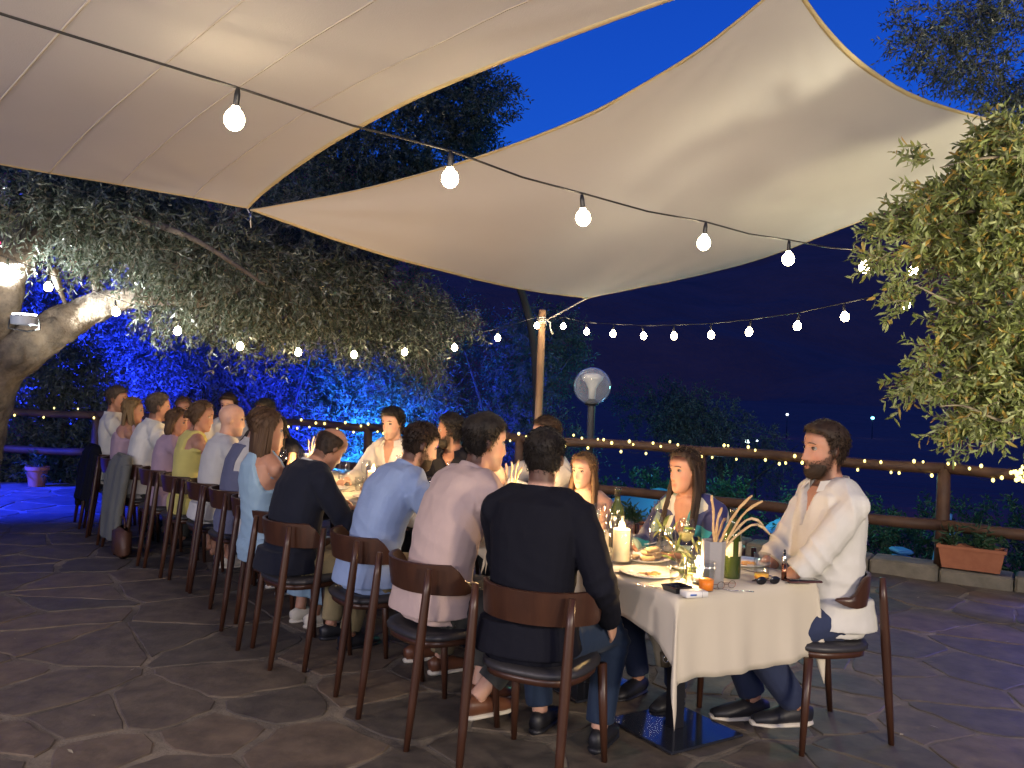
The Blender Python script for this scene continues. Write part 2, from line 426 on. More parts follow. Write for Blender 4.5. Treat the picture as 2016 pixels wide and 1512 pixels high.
def cloth_mesh(L, Wd, drops, seed, front_extra=0):
    """local frame: x along width 0..Wd, y along length 0..L. drops = (front, back, left, right) overhang"""
    rs = random.Random(seed); df, db, dl, dr = drops
    def axis(n0, a, b, L, m): 
        return [-(a) + a * i / m for i in range(m)] + [L * i / n0 for i in range(n0)] + [L + b * i / m for i in range(m + 1)]
    X = axis(22, dl, dr, Wd, 9); Y = axis(36, df, db, L, 12)
    V = []; nx, ny = len(X), len(Y)
    for y in Y:
        for x in X:
            ox = -x * (.5 + .5 * math.exp(-max(y, 0) / .16)) if x < 0 else (x - Wd if x > Wd else 0); sx = -1 if x < 0 else 1
            oy = -y if y < 0 else (y - L if y > L else 0); sy = -1 if y < 0 else 1
            px, py = min(max(x, 0), Wd), min(max(y, 0), L); d = math.hypot(ox, oy)
            if d == 0:
                V.append((px, py, TH_Z + .003 + .0015 * math.sin(x * 17 + y * 5) * math.sin(y * 11))); continue
            # hang: rounded shoulder then vertical with folds
            r = .012; out = r * math.sin(min(d / r, PI / 2)); z = TH_Z + .003 - (r * (1 - math.cos(min(d / r, PI / 2))) + max(0, d - r * PI / 2))
            if ox > 0 and oy > 0:
                k = min(ox, oy); z = TH_Z + .003 - max(ox, oy) * .97 - .62 * k; out2 = k * .30
                V.append((px + sx * (out + out2 * .75 * ox / d), py + sy * (out + out2 * .75 * oy / d), max(z, .02)))
            else:
                fold = .035 * d * (math.sin((px if oy else py) * 17 + seed) + .6 * math.sin((px if oy else py) * 41)) + .012 * d / .3
                V.append((px + sx * (out + fold) * (1 if ox else 0), py + sy * (out + fold) * (1 if oy else 0), z + (.006 * d / .3 * math.sin(px * 8 + 1) if oy else 0)))
    Fc = [(j * nx + i, j * nx + i + 1, (j + 1) * nx + i + 1, (j + 1) * nx + i) for j in range(ny - 1) for i in range(nx - 1)]
    return fast_mesh('cloth', V, Fc, 4, True)


def place2(o, org, ax, ay):
    m = Matrix.Identity(4); m[0][0], m[1][0] = ax[0], ax[1]; m[0][1], m[1][1] = ay[0], ay[1]
    m[0][3], m[1][3] = org[0], org[1]; o.matrix_world = m


def table(org, ax, ay, L, Wd, drops, seed, tl, cl, cols):
    t = thing('dining_table', tl, 'table', group='pedestal tables set end to end')
    a = math.atan2(-ax[1] * 1, ax[0]); t.location = (org[0], org[1], 0); t.rotation_euler = (0, 0, math.atan2(ax[1], ax[0]))
    part('table_top', MB().box((Wd / 2, L / 2, TH_Z - .018), (Wd - .01, L - .01, .034), bev=.008), MW, t, auto=35)
    for c in cols:
        part('column', MB().box((Wd / 2, c, TH_Z / 2 - .01), (.065, .065, TH_Z - .05), bev=.006), MDARK, t, auto=35)
        part('base_plate', MB().box((Wd / 2, c, .012), (.44, .44, .014), bev=.004), MPLATE, t, auto=35)
    o = link('tablecloth', cloth_mesh(L, Wd, drops, seed), MCLOTH); tag(o, cl, 'tablecloth', 'tablecloths on the long dinner table')
    o.location = (org[0], org[1], 0); o.rotation_euler = t.rotation_euler
    sol = o.modifiers.new('s', 'SOLIDIFY'); sol.thickness = .002; sol.offset = 1
    return t


ang_t = math.atan2(WT[1], WT[0])
WT = np.array([math.cos(ang_t), math.sin(ang_t)]); UT = np.array([-WT[1], WT[0]])
ang_2 = math.atan2(W2[1], W2[0]); W2 = np.array([math.cos(ang_2), math.sin(ang_2)]); U2 = np.array([-W2[1], W2[0]])
table(A0, WT, UT, 1.45, .825, (.35, .12, .27, .20), 3, 'nearest pedestal table of the long row, on black columns with square plates',
      'cream tablecloth hanging in long folds off the near end of the row', (.42, 1.1))
A1 = A0 + UT * 1.47 + W2 * .0
table(A1, W2, U2, 2.9, .80, (.10, .12, .14, .2), 5, 'middle pedestal table of the long row, behind the light-blue shirted man',
      'cream tablecloth over the middle of the long row, hanging short at the side', (.5, 2.3))
A2 = A1 + U2 * 2.92
table(A2, W2, U2, 2.5, .80, (.10, .2, .14, .2), 9, 'farthest pedestal table of the long row, towards the blue lit floor',
      'cream tablecloth at the far end of the long row among the seated guests', (.5, 2.0))


def T(s, w, h=0):
    """point on the long table: s metres along from the near end, w across from the left edge"""
    if s < 1.47: p = A0 + UT * s + WT * w
    elif s < 4.39: p = A1 + U2 * (s - 1.47) + W2 * w
    else: p = A2 + U2 * (s - 4.39) + W2 * w
    return (float(p[0]), float(p[1]), TH_Z + .006 + h)


# ------------------------------------------------------------------ chairs
def make_chair(label):
    t = thing('dining_chair', label, 'chair', group='wooden dining chairs round the long table')
    n = 28; ring = []
    def out(k, s=1, z=0): 
        a = k * 2 * PI / n; ca, sa = math.cos(a), math.sin(a); e = .72
        return (.228 * s * math.copysign(abs(ca) ** e, ca), .215 * s * math.copysign(abs(sa) ** e, sa) - .0, z + .006 * sa)
    part('seat', MB().loft([[out(k, s, z) for k in range(n)] for s, z in ((.93, .437), (1, .442), (1.01, .455), (.97, .468), (.85, .474), (.4, .468))]), MSEAT, t)
    part('seat_frame', MB().loft([[out(k, s, z) for k in range(n)] for s, z in ((.86, .405), (.93, .41), (.94, .436), (.9, .438))]), MW, t)
    for sx in (-1, 1):
        part('leg', MB().tube([(sx * .215, .20, -.0), (sx * .208, .185, .2), (sx * .2, .17, .42)], [.013, .018, .021], 10), MW, t)
        part('leg', MB().tube([(sx * .212, -.285, .0), (sx * .212, -.262, .2), (sx * .212, -.236, .44), (sx * .212, -.213, .66), (sx * .212, -.203, .765)],
                              [.0135, .0185, .022, .0185, .0135], 10), MW, t)
    # curved back band sweeping forward into short arms
    rings = []; m = 26
    for i in range(m + 1):
        a = math.radians(-18 + 216 * i / m); q = abs(i / m - .5) * 2          # 0 centre .. 1 tip
        x = math.cos(a) * .245 * (1 - .06 * (q > .8) * (q - .8) * 5); y = -math.sin(a) * .205 - .01
        top = .775 - .085 * min(1, max(0, (q - .62) / .22)) ** 1.0 * (1 - 0) - .0; bot = .64 + .025 * max(0, (q - .8) * 5)
        top = .775 - .085 * (lambda u: u * u * (3 - 2 * u))(min(1, max(0, (q - .6) / .24)))
        if q > .95: top -= .008; bot += .006
        nx, ny = math.cos(a), -math.sin(a); th = .0095 if q < .95 else .006
        lean = (.7 - .64) * .12
        rr = []
        for (dz, dt) in ((bot, -th), (bot, th), ((bot + top) / 2, th * 1.2), (top - .004, th), (top, 0), (top - .004, -th), ((bot + top) / 2, -th * .6)):
            k = (dz - .7) * .16 * (1 if ny < -.3 else 0)
            rr.append((x + nx * dt, y + ny * (dt + k), dz))
        rings.append(rr)
    part('backrest', MB().loft(rings), MW, t, auto=60)
    return t


FR = -U2
def facing_angle(f): return math.atan2(-f[0], f[1])          # rotation so that local +Y points along f
AL = facing_angle(W2)
CH0 = make_chair('x'); used = [False]
def chair(x, y, rz, label):
    o = copy_tree(CH0) if used[0] else CH0
    used[0] = True; o.location = (x, y, 0); o.rotation_euler = (0, 0, rz); o['label'] = label; return o


# ------------------------------------------------------------------ sails
def smooth01(t): return t * t * (3 - 2 * t)
def sail(name, label, c, dips, sag, n=78, seed=0, seams=5, bulge=None):
    """c: four corners; dips: inward catenary depth of each edge (fraction)"""
    c = [np.array(p, float) for p in c]; cen = sum(c) / 4
    def edge(a, b, dip, t): 
        p = a + (b - a) * t; k = 4 * t * (1 - t); inn = cen - (a + b) / 2; return p + inn * dip * k
    V = np.zeros((n + 1, n + 1, 3)); t = np.linspace(0, 1, n + 1)
    for i, u in enumerate(t):
        for j, v in enumerate(t):
            e0 = edge(c[0], c[1], dips[0], u); e2 = edge(c[3], c[2], dips[2], u)
            e1 = edge(c[1], c[2], dips[1], v); e3 = edge(c[0], c[3], dips[3], v)
            bil = (c[0] * (1 - u) + c[1] * u) * (1 - v) + (c[3] * (1 - u) + c[2] * u) * v
            V[j, i] = e0 * (1 - v) + e2 * v + e3 * (1 - u) + e1 * u - bil
            V[j, i, 2] -= sag * 16 * u * (1 - u) * v * (1 - v)
            if bulge is not None: V[j, i] += bulge(u, v)
    P = V.reshape(-1, 3)
    # tension wrinkles radiating from the corners, and loose cloth ripples
    for k, cc in enumerate(c):
        d = P - cc; r = np.linalg.norm(d, axis=1) + 1e-4; a = np.arctan2(d[:, 1], d[:, 0])
        P[:, 2] += .004 * np.sin(a * (20 + 4 * k) + k) * np.exp(-((r - .9) / .8) ** 2) * np.minimum(1, r / .3)
    P[:, 2] += .012 * nz(P * np.array([1, 1, .2]), 2.2, seed, 3)
    idx = np.arange((n + 1) ** 2).reshape(n + 1, n + 1)
    Fc = np.stack([idx[:-1, :-1], idx[:-1, 1:], idx[1:, 1:], idx[1:, :-1]], -1).reshape(-1, 4)
    root = thing(name, label, 'shade sail', group='pale shade sails stretched over the terrace')
    o = link('sail_panel', fast_mesh('sail', P, Fc, 4, True), MSAIL, root)
    V = P.reshape(n + 1, n + 1, 3)
    loops = [V[0], V[:, n], V[n][::-1], V[:, 0][::-1]]
    for e in loops:      # hem: a doubled flat band along each edge, a little below the cloth
        inner = []
        for p in e: d = cen - p; inner.append(p + d / np.linalg.norm(d) * .036)
        Vh = []; 
        for p, q in zip(e, inner): Vh += [p - [0, 0, .004], q - [0, 0, .0045], q + [0, 0, .003], p + [0, 0, .004]]
        m = len(e); Fh = [(i * 4 + a, (i + 1) * 4 + a, (i + 1) * 4 + (a + 1) % 4, i * 4 + (a + 1) % 4) for i in range(m - 1) for a in range(4)]
        link('hem', fast_mesh('hem', Vh, Fh, 4, True), MHEM, root)
    # seams
    for s in range(1, seams + 1):
        col = int(n * s / (seams + 1)); e = V[col]
        part('seam', MB().tube([tuple(p - np.array([0, 0, .002])) for p in e[::3]], (.006, .0014), 4, up=(0, 0, 1)), MHEM2, root)
    return root, V


def sail_mat(name, c1, c2, tr):
    m = mat(name, c1, .9, noise=(.9, c2, .25), bump=.0015, bscale=160, detail=8)
    nt = m.node_tree; b = nt.nodes['Principled BSDF']; out = nt.nodes['Material Output']
    t = nt.nodes.new('ShaderNodeBsdfTranslucent'); t.inputs[0].default_value = (*c1, 1)
    mx = nt.nodes.new('ShaderNodeMixShader'); mx.inputs[0].default_value = tr
    nt.links.new(b.outputs[0], mx.inputs[1]); nt.links.new(t.outputs[0], mx.inputs[2]); nt.links.new(mx.outputs[0], out.inputs[0]); return m
MSAIL = sail_mat('sail_canvas', (.62, .60, .58), (.56, .54, .52), .18)
MHEM = sail_mat('sail_hem', (.72, .60, .36), (.66, .54, .32), .3)
MHEM2 = sail_mat('sail_seam', (.58, .53, .47), (.52, .47, .42), .1)
MROPE = mat('rope', (.6, .56, .48), .9, bump=.001, bscale=200)

Lc = at_y(492, 414, 6.5); Cc = at_y(1158, 586, 9.7); Rc = at_y(2190, 262, 7.3); Tc = at_y(1558, -48, 4.9)
sail('shade_sail', 'far shade sail whose lowest corner is roped to the timber pole', [Lc, Cc, Rc, Tc], [.02, -.07, .16, .27], .10, seed=3, seams=0,
     bulge=lambda u, v: np.array([0, 0, -.20 * math.sin(PI * min(1, u * 1.0)) * max(0, 1 - v * 1.6) ** 1.5 * .65 - .10 * v * (1 - u) * u * 3 - .12 * math.exp(-((u - .95) / .25) ** 2 - ((v - .35) / .22) ** 2)]))
La = at_y(489, 411, 6.45); Ab = np.array([-6.2, 2.6, 2.72]); Bb = at_y(1500, -52, 3.3); Db = np.array([-2.6, -.6, 3.5])
sail('shade_sail', 'near shade sail filling the top left above the dinner table', [La, Bb, Db, Ab], [.10, .12, .1, .05], .12, seed=8, seams=11)
# shackle where the sails meet
t = thing('sail_shackle', 'small steel shackle and loop where the two shade sails meet at the olive tree', 'shackle', tuple(Lc))
part('ring', MB().tube([(0, 0, -.02), (.01, 0, -.05), (.0, .0, -.09), (-.012, 0, -.06)], .007, 8), MMETAL, t)
part('strap', MB().tube([(-.02, .0, .01), (-.0, .01, -.03), (.012, .0, -.13)], (.012, .004), 6), MROPE, t)

# ------------------------------------------------------------------ timber pole and rope
pole_top = at_y(1068, 610, 10.45); px_, py_ = pole_top[0], 10.45
t = thing('sail_pole', 'upright timber pole at the railing holding the far sail corner', 'pole', (px_, py_, 0))
zt = pole_top[2]
part('shaft', MB().tube([(-.02, 0, -.5), (0, 0, zt * .5), (0, 0, zt - .01), (0, 0, zt)], [.047, .046, .044, .040], 16), MPOST, t)
ang = [i * .7 for i in range(36)]
part('rope_lashing', MB().tube([(math.cos(a) * .051, math.sin(a) * .051, zt - .18 + .0025 * i) for i, a in enumerate(ang)], .008, 6), MROPE, t)
part('rope_tail', MB().tube([(.05, -.03, zt - .12), (.10, -.05, zt - .16), (.10, -.05, zt - .22), (.13, -.05, zt - .30)], .009, 6), MROPE, t)
q = Vector(Cc) - Vector((px_, py_, 0))
part('rope', MB().tube([Vector((.06, -.03, zt - .12)) .lerp(q, s) for s in (0, .25, .5, .75, 1)], .009, 6), MROPE, t)

# ------------------------------------------------------------------ festoon lights
bulb_prof = [(.001, -.060), (.014, -.058), (.029, -.049), (.040, -.033), (.044, -.014), (.041, .005), (.032, .022), (.020, .034), (.014, .046)]
def festoon(label, pts, bulbs, r, cable_r, grp, seg=12):
    t = thing('festoon_lights', label, 'string lights', group=grp)
    P = [Vector(p) for p in pts]
    part('cable', MB().tube(P, cable_r, 6), MCABLE, t)
    k = r / .044; kc = .75; me = None; ms = None
    for b in bulbs:
        b = Vector(b)
        if me is None:
            me = MB().lathe([(a * k, z * k - .0) for a, z in bulb_prof], seg=seg).mesh('bulb'); me.materials.append(MBULB)
            ms = MB().lathe([(.012 * k, .040 * k), (.014 * k, .05 * k), (.014 * k, .095 * k), (.009 * k, .125 * k)], seg=10).mesh('socket'); ms.materials.append(MDARK)
        o = bpy.data.objects.new('bulb', me); COL.objects.link(o); o.parent = t; o.location = b; o.rotation_euler = (rnd.uniform(-.15, .15), rnd.uniform(-.15, .15), 0)
        s_ = bpy.data.objects.new('socket', ms); COL.objects.link(s_); s_.parent = o
    return t


fb = [(462, 230, 3.6), (886, 347, 4.23), (1148, 425, 4.86), (1386, 475, 5.48), (1552, 507, 6.11), (1702, 524, 6.74), (1800, 531, 7.37), (1908, 541, 8.0)]
B1 = [at_y(*b) for b in fb]
cab = []
ext0 = np.array([-1.90, 2.97, 2.90]); ext = [np.array([-3.2, 2.0, 3.2]), np.array([-1.9, 2.97, 2.86]) - [0, 0, 0]]
tops = [b + np.array([0, 0, .125]) for b in B1]
step = tops[1] - tops[0]
pm1 = at_y(-60, 8, 2.95); pm2 = pm1 + (pm1 - tops[0]) * 1.6 + np.array([0, 0, .12])
cable = [pm2, pm1]
for a, b in zip(tops[:-1], tops[1:]):
    cable += [a, (a + b) / 2 - np.array([0, 0, .018])]
cable += [tops[-1], tops[-1] + (tops[-1] - tops[-2]) + np.array([0, 0, .05])]
festoon('near festoon of large globe bulbs sloping under both shade sails', cable, B1, .042, .0055, 'festoons of globe bulbs', 20)
fr = [(1109, 641), (1155, 652), (1207, 656), (1267, 660), (1327, 660), (1400, 658), (1475, 652), (1570, 640), (1663, 622), (1783, 598)]
B2 = [at_y(x, y, 10.3 * (1 - .0447 * i)) for i, (x, y) in enumerate(fr)]
tops = [b + np.array([0, 0, .10]) for b in B2]
cable = [np.array([px_ + .07, py_ - .02, zt - .13])] + tops + [tops[-1] + (tops[-1] - tops[-2]) * 1.2 + np.array([0, 0, .08])]
festoon('far festoon of globe bulbs running right from the timber pole to the olive branches', cable, B2, .032, .004, 'festoons of globe bulbs')
fl = [(1057, 640), (980, 664), (895, 683), (797, 692), (697, 697), (587, 692), (473, 680), (350, 650), (228, 612), (95, 563)]
B3 = [at_y(x, y, 10.25 * (1 - .036 * i)) for i, (x, y) in enumerate(fl)]
tops = [b + np.array([0, 0, .10]) for b in B3]
cable = [np.array([px_ - .03, py_ - .07, zt - .13])] + tops + [tops[-1] + (tops[-1] - tops[-2])]
festoon('festoon of globe bulbs running left from the timber pole past the olive foliage', cable, B3, .032, .004, 'festoons of globe bulbs')

# fairy lights wound along the top rail
def fairy(a, b, n, label, seed):
    rs = random.Random(seed); t = thing('fairy_lights', label, 'fairy lights', (a[0], a[1], 0), group='fairy lights wound on the railings')
    d = Vector((b[0] - a[0], b[1] - a[1], 0)); L = d.length; dn = d.normalized(); nn = dn.cross(Vector((0, 0, 1)))
    if nn.y > 0: nn = -nn
    pts = []; m = int(L / .035); turns = L / .42
    for i in range(m + 1):
        s = i / m; a_ = s * turns * 2 * PI
        pts.append(d * s + Vector((0, 0, .99)) + nn * (.058 * math.cos(a_)) + Vector((0, 0, .06 * math.sin(a_) - .018 * abs(math.sin(a_ * .37)))))
    part('wire', MB().tube(pts, .0022, 4), MCABLE, t)
    me = MB().ell((0, 0, 0), (.0125, .0125, .016), 8, 6).mesh('bulb'); me.materials.append(MFAIRY)
    for i in range(n):
        s = (i + rs.uniform(-.3, .3) + .5) / n; a_ = s * turns * 2 * PI
        hgt = rs.choice([.075, .02, -.055, -.04, -.07, .05])
        o = bpy.data.objects.new('bulb', me); COL.objects.link(o); o.parent = t
        o.location = d * s + Vector((0, 0, .99 + hgt)) + nn * (.065 if abs(hgt) < .06 else .03); k = rs.uniform(.8, 1.25); o.scale = (k, k, k)
    return t
fairy(RAIL[0], RAIL[1], 74, 'yellow fairy lights on the right hand railing run behind the front diners', 1)
fairy(RAIL[1], RAIL[2], 34, 'fairy lights on the middle railing run in front of the azure foliage', 2)
fairy(RAIL[2], RAIL[3], 22, 'sparse fairy lights on the blue lit railing at the far left', 3)
t = thing('fairy_light_bunch', 'bright bunch of yellow fairy lights hanging on the railing at the right edge', 'fairy lights', tuple(at_y(2010, 935, 7.2)))
me = MB().ell((0, 0, 0), (.014, .014, .018), 8, 6).mesh('bulb'); me.materials.append(MFAIRY)
for i in range(16):
    o = bpy.data.objects.new('bulb', me); COL.objects.link(o); o.parent = t; o.location = (rnd.gauss(0, .035), rnd.gauss(0, .03), rnd.gauss(0, .035))

# ------------------------------------------------------------------ globe lamp behind the railing
gl = at_y(1166, 760, 10.6)
t = thing('globe_lamp', 'unlit glass globe lamp on a dark post just beyond the railing', 'lamp post', (gl[0], gl[1], 0))
r = 37 / F * 10.6; z0 = gl[2]
MGLOBE = mat('globe_glass', (.55, .6, .68), .12, trans=0, coat=1, spec=.8)
ntg = MGLOBE.node_tree; bb = ntg.nodes['Principled BSDF']; tr_ = ntg.nodes.new('ShaderNodeBsdfTransparent'); mxg = ntg.nodes.new('ShaderNodeMixShader')
lw = ntg.nodes.new('ShaderNodeLayerWeight'); lw.inputs[0].default_value = .35; mr = ntg.nodes.new('ShaderNodeMapRange'); mr.inputs[3].default_value = .16; mr.inputs[4].default_value = .85
ntg.links.new(lw.outputs['Facing'], mr.inputs[0]); ntg.links.new(mr.outputs[0], mxg.inputs[0]); ntg.links.new(tr_.outputs[0], mxg.inputs[1]); ntg.links.new(bb.outputs[0], mxg.inputs[2])
ntg.links.new(mxg.outputs[0], ntg.nodes['Material Output'].inputs[0])
part('post', MB().tube([(0, 0, -1.7), (0, 0, z0 - r - .03), (0, 0, z0 - r)], [.052, .046, .05], 16), mat('lamp_post_paint', (.06, .06, .065), .4), t)
part('collar', MB().lathe([(.05, z0 - r - .01), (.085, z0 - r + .0), (.085, z0 - r + .025), (.05, z0 - r + .07)], seg=20), MDARK, t)
gb = part('globe', MB().ell((0, 0, z0), (r, r, r), 32, 20), MGLOBE, t)
MWHITEP = mat('white_plastic', (.7, .7, .68), .5)
part('diffuser', MB().lathe([(.045, z0 - r + .07), (.05, z0 - .03), (.085, z0 + .03), (.125, z0 + .08), (.135, z0 + .12), (.08, z0 + .15), (.01, z0 + .16)], seg=24), MWHITEP, t)
part('bulb', MB().lathe([(.02, z0 - .08), (.035, z0 - .02), (.038, z0 + .05), (.01, z0 + .08)], seg=12), MWHITEP, t)

# ------------------------------------------------------------------ foliage
def leaves(name, mt, parent, seeds, dirs, K, L, leaf, lw, droop, seed=0, six=False, twigmat=None, spread=1.0):
    """seeds (M,3) twig starts, dirs (M,3); K leaf pairs along each twig"""
    rs = np.random.RandomState(seed); M = len(seeds)
    d = dirs / (np.linalg.norm(dirs, axis=1, keepdims=True) + 1e-9)
    Lr = L * rs.uniform(.5, 1.25, (M, 1)); curv = rs.normal(0, .25, (M, 3)); curv[:, 2] -= droop
    t = np.linspace(.12, 1, K)[None, :, None]
    pos = seeds[:, None, :] + d[:, None, :] * Lr[:, None, :] * t + curv[:, None, :] * Lr[:, None, :] * t ** 2 * .6
    tan = d[:, None, :] + curv[:, None, :] * t * 1.2; tan /= np.linalg.norm(tan, axis=2, keepdims=True)
    r1 = rs.normal(size=(M, 1, 3)); side = np.cross(tan, r1); side /= np.linalg.norm(side, axis=2, keepdims=True)
    up = np.cross(side, tan)
    out = []
    for sgn in (-1, 1):
        ph = (np.arange(K) % 2)[None, :, None] * PI / 2 + rs.uniform(-.5, .5, (M, K, 1))
        perp = side * np.cos(ph) + up * np.sin(ph)
        ax = tan * rs.uniform(.35, 1.0, (M, K, 1)) + perp * sgn * spread * rs.uniform(.5, 1.1, (M, K, 1)); ax[..., 2] -= .15
        ax /= np.linalg.norm(ax, axis=2, keepdims=True)
        nrm = np.cross(ax, rs.normal(size=(M, K, 3))); nrm /= np.linalg.norm(nrm, axis=2, keepdims=True)
        w = np.cross(ax, nrm); ll = leaf * rs.uniform(.6, 1.2, (M, K, 1)); ww = lw * rs.uniform(.7, 1.2, (M, K, 1))
        b = pos + rs.normal(0, .006, pos.shape); tip = b + ax * ll - nrm * ll * .08
        if six:
            p1 = b + ax * ll * .3; p2 = b + ax * ll * .7
            q = np.stack([b, p1 + w * ww * .45 + nrm * ww * .2, p2 + w * ww * .42 + nrm * ww * .2, tip, p2 - w * ww * .42 + nrm * ww * .2, p1 - w * ww * .45 + nrm * ww * .2], 2)
        else:
            p1 = b + ax * ll * .45 + nrm * ww * .12
            q = np.stack([b, p1 + w * ww * .5, tip, p1 - w * ww * .5], 2)
        out.append(q.reshape(-1, 3))
    V = np.concatenate(out); k = 6 if six else 4
    idx = np.arange(len(V)).reshape(-1, k)
    o = link(name, fast_mesh(name, V, idx, k, False), mt, parent); o['kind'] = 'stuff'
    if twigmat is not None:
        n = 4; tt = np.linspace(0, 1, n)[None, :, None]
        c = seeds[:, None, :] + d[:, None, :] * Lr[:, None, :] * tt + curv[:, None, :] * Lr[:, None, :] * tt ** 2 * .6
        r = .0035 * (1.1 - tt); s1 = side[:, :1]; u1 = up[:, :1]
        rings = np.stack([c + s1 * r, c - s1 * r * .5 + u1 * r * .87, c - s1 * r * .5 - u1 * r * .87], 2)
        V2 = rings.reshape(-1, 3); base = (np.arange(M) * n * 3)[:, None, None, None]
        i = np.arange(n - 1)[None, :, None, None] * 3; j = np.arange(3)[None, None, :, None]
        F2 = np.concatenate([base + i + j, base + i + (j + 1) % 3, base + i + 3 + (j + 1) % 3, base + i + 3 + j], 3).reshape(-1, 4)
        o2 = link('twigs', fast_mesh('twigs', V2, F2, 4, True), twigmat, parent); o2['kind'] = 'stuff'
    return o


def blobs(bl, n, seed, gap=.35, gs=2.2):
    """sample n points in ellipsoid blobs (x,y,z,rx,ry,rz), biased to the outside, thinned by noise so gaps open"""
    rs = np.random.RandomState(seed); w = np.array([b[3] * b[4] * b[5] for b in bl]) ** .8; w /= w.sum(); P = []; D = []
    while len(P) < n:
        k = rs.choice(len(bl), 4000, p=w); u = rs.normal(size=(4000, 3)); u /= np.linalg.norm(u, axis=1, keepdims=True)
        r = rs.uniform(0, 1, (4000, 1)) ** .42; b = np.array(bl)[k]
        p = b[:, :3] + u * r * b[:, 3:]
        ok = nz(p, gs, seed, 2) > -gap
        P += list(p[ok]); D += list(u[ok] * .8 + rs.normal(0, .5, (ok.sum(), 3)))
    return np.array(P[:n]), np.array(D[:n])


def limb(mb, pts, r0, r1, seg=14, knob=.08, seed=0):
    rs = random.Random(seed); P = [Vector(p) for p in pts]; out = []; n = 0
    for i in range(len(P) - 1):      # Catmull-Rom
        p0, p1, p2, p3 = P[max(i - 1, 0)], P[i], P[i + 1], P[min(i + 2, len(P) - 1)]
        for k in range(12):
            t = k / 12; out.append(.5 * ((2 * p1) + (p2 - p0) * t + (2 * p0 - 5 * p1 + 4 * p2 - p3) * t * t + (3 * p1 - p0 - 3 * p2 + p3) * t ** 3))
    out.append(P[-1]); N = len(out)
    rad = [(r1 + (r0 - r1) * (1 - i / (N - 1)) ** 1.5) * (1 + knob * math.sin(i * 11 / N + seed)) for i in range(N)]
    k = len(mb.v); mb.tube(out, rad, seg)
    for i in range(k, len(mb.v)):
        v = Vector(mb.v[i]); nn = mnoise.noise(v * 5) * .03 + mnoise.noise(v * 13) * .012 + mnoise.noise(v * 31) * .006
        c = out[min((i - k) // seg, N - 1)]; d = (v - c).normalized(); mb.v[i] = tuple(v + d * nn * min(1, r0 * 6))
    return mb


Y7 = 7.6
def q7(x, y, Y=Y7): return tuple(at_y(x, y, Y))
olive = thing('olive_tree', 'big gnarled olive tree on the left with floodlit trunk and drooping canopy', 'tree', (0, 0, 0))
tk = MB(); base = q7(-95, 980, 7.7)
limb(tk, [(base[0] - .1, base[1], -.1), q7(-75, 900, 7.65), q7(-15, 740), q7(60, 680), q7(120, 640), q7(205, 600), q7(300, 583), q7(420, 590, 7.8)], .36, .07, 40, seed=1)
part('trunk', tk, MBARK, olive)
b2 = MB(); limb(b2, [q7(-55, 760), q7(-15, 640, 7.5), q7(25, 545, 7.4), q7(80, 470, 7.3), q7(150, 400, 7.4)], .22, .07, 32, seed=4); part('limb', b2, MBARK, olive)
b3 = MB(); limb(b3, [q7(80, 475, 7.3), q7(10, 505, 7.1), q7(-60, 480, 6.9)], .1, .07, 12, seed=5); part('limb', b3, MBARK, olive)
for k, pp in enumerate([[(420, 590, 7.8), (520, 540, 7.9), (640, 500, 8.9), (760, 520, 9.3)], [(300, 583, 7.6), (370, 500, 7.5), (450, 430, 7.8), (560, 330, 8.6)],
                        [(150, 400, 7.4), (260, 430, 7.2), (380, 470, 7.0), (520, 560, 7.0)], [(640, 500, 8.9), (700, 600, 9.2), (790, 640, 9.4), (850, 740, 9.5)],
                        [(105, 530, 7.5), (118, 570, 7.5), (135, 610, 7.55)], [(200, 600, 7.6), (190, 540, 7.6), (240, 480, 7.7)]]):
    b = MB(); limb(b, [q7(*p) for p in pp], .05, .015, 8, seed=k); part('branch', b, MBARK, olive)
def bq(x, y, Y, rx, ry, rz_): p = at_y(x, y, Y); return (p[0], p[1], p[2], rx, ry, rz_)
BL = [bq(120, 420, 7.4, .6, .7, .35), bq(280, 460, 7.6, .6, .8, .42), bq(420, 520, 7.8, .6, .8, .45), bq(540, 560, 8.3, .6, .7, .45), bq(640, 560, 8.9, .68, .7, .48),
      bq(750, 585, 9.4, .6, .6, .45), bq(820, 640, 9.6, .42, .4, .3), bq(860, 690, 9.6, .2, .2, .22), bq(600, 470, 8.8, .75, .8, .45), bq(350, 600, 8.0, .3, .4, .2), bq(480, 640, 8.3, .33, .4, .2),
      bq(60, 370, 7.6, .7, .7, .3), bq(690, 655, 9.2, .27, .3, .18), bq(590, 645, 8.8, .24, .3, .16), bq(240, 390, 7.8, .7, .8, .3)]
P_, D_ = blobs(BL, 5000, 11, .30); D_[:, 2] -= .3
B3c = np.array(B3); _k = np.min(np.linalg.norm(P_[:, None] - B3c[None], axis=2), axis=1) > .30; P_, D_ = P_[_k], D_[_k]
leaves('foliage', ML_LEFT, olive, P_, D_, 7, .24, .078, .021, .55, 3, twigmat=MTWIG)
# hanging sprays below the canopy
rs = np.random.RandomState(5); sp = []
for (x, y, n) in [(855, 700, 26), (850, 750, 12), (800, 700, 14), (880, 640, 22), (920, 655, 14), (555, 690, 14), (470, 665, 14), (690, 700, 12), (350, 650, 12), (430, 640, 10), (760, 680, 10), (160, 480, 10), (60, 430, 12)]:
    for k in range(n):
        _q = at_y(x + rs.normal(0, 16), y - 30 + rs.normal(0, 16), (7.6 if x < 200 else 8.1 + max(0, x - 420) * .0036) + rs.normal(0, .12))
        if np.min(np.linalg.norm(B3c - _q, axis=1)) > .25: sp.append(_q)
sp = np.array(sp); sd = rs.normal(0, .4, sp.shape) + np.array([.1, 0, -.7])
leaves('hanging_sprays', ML_LEFT, olive, sp, sd, 8, .26, .074, .020, .5, 6, twigmat=MTWIG)

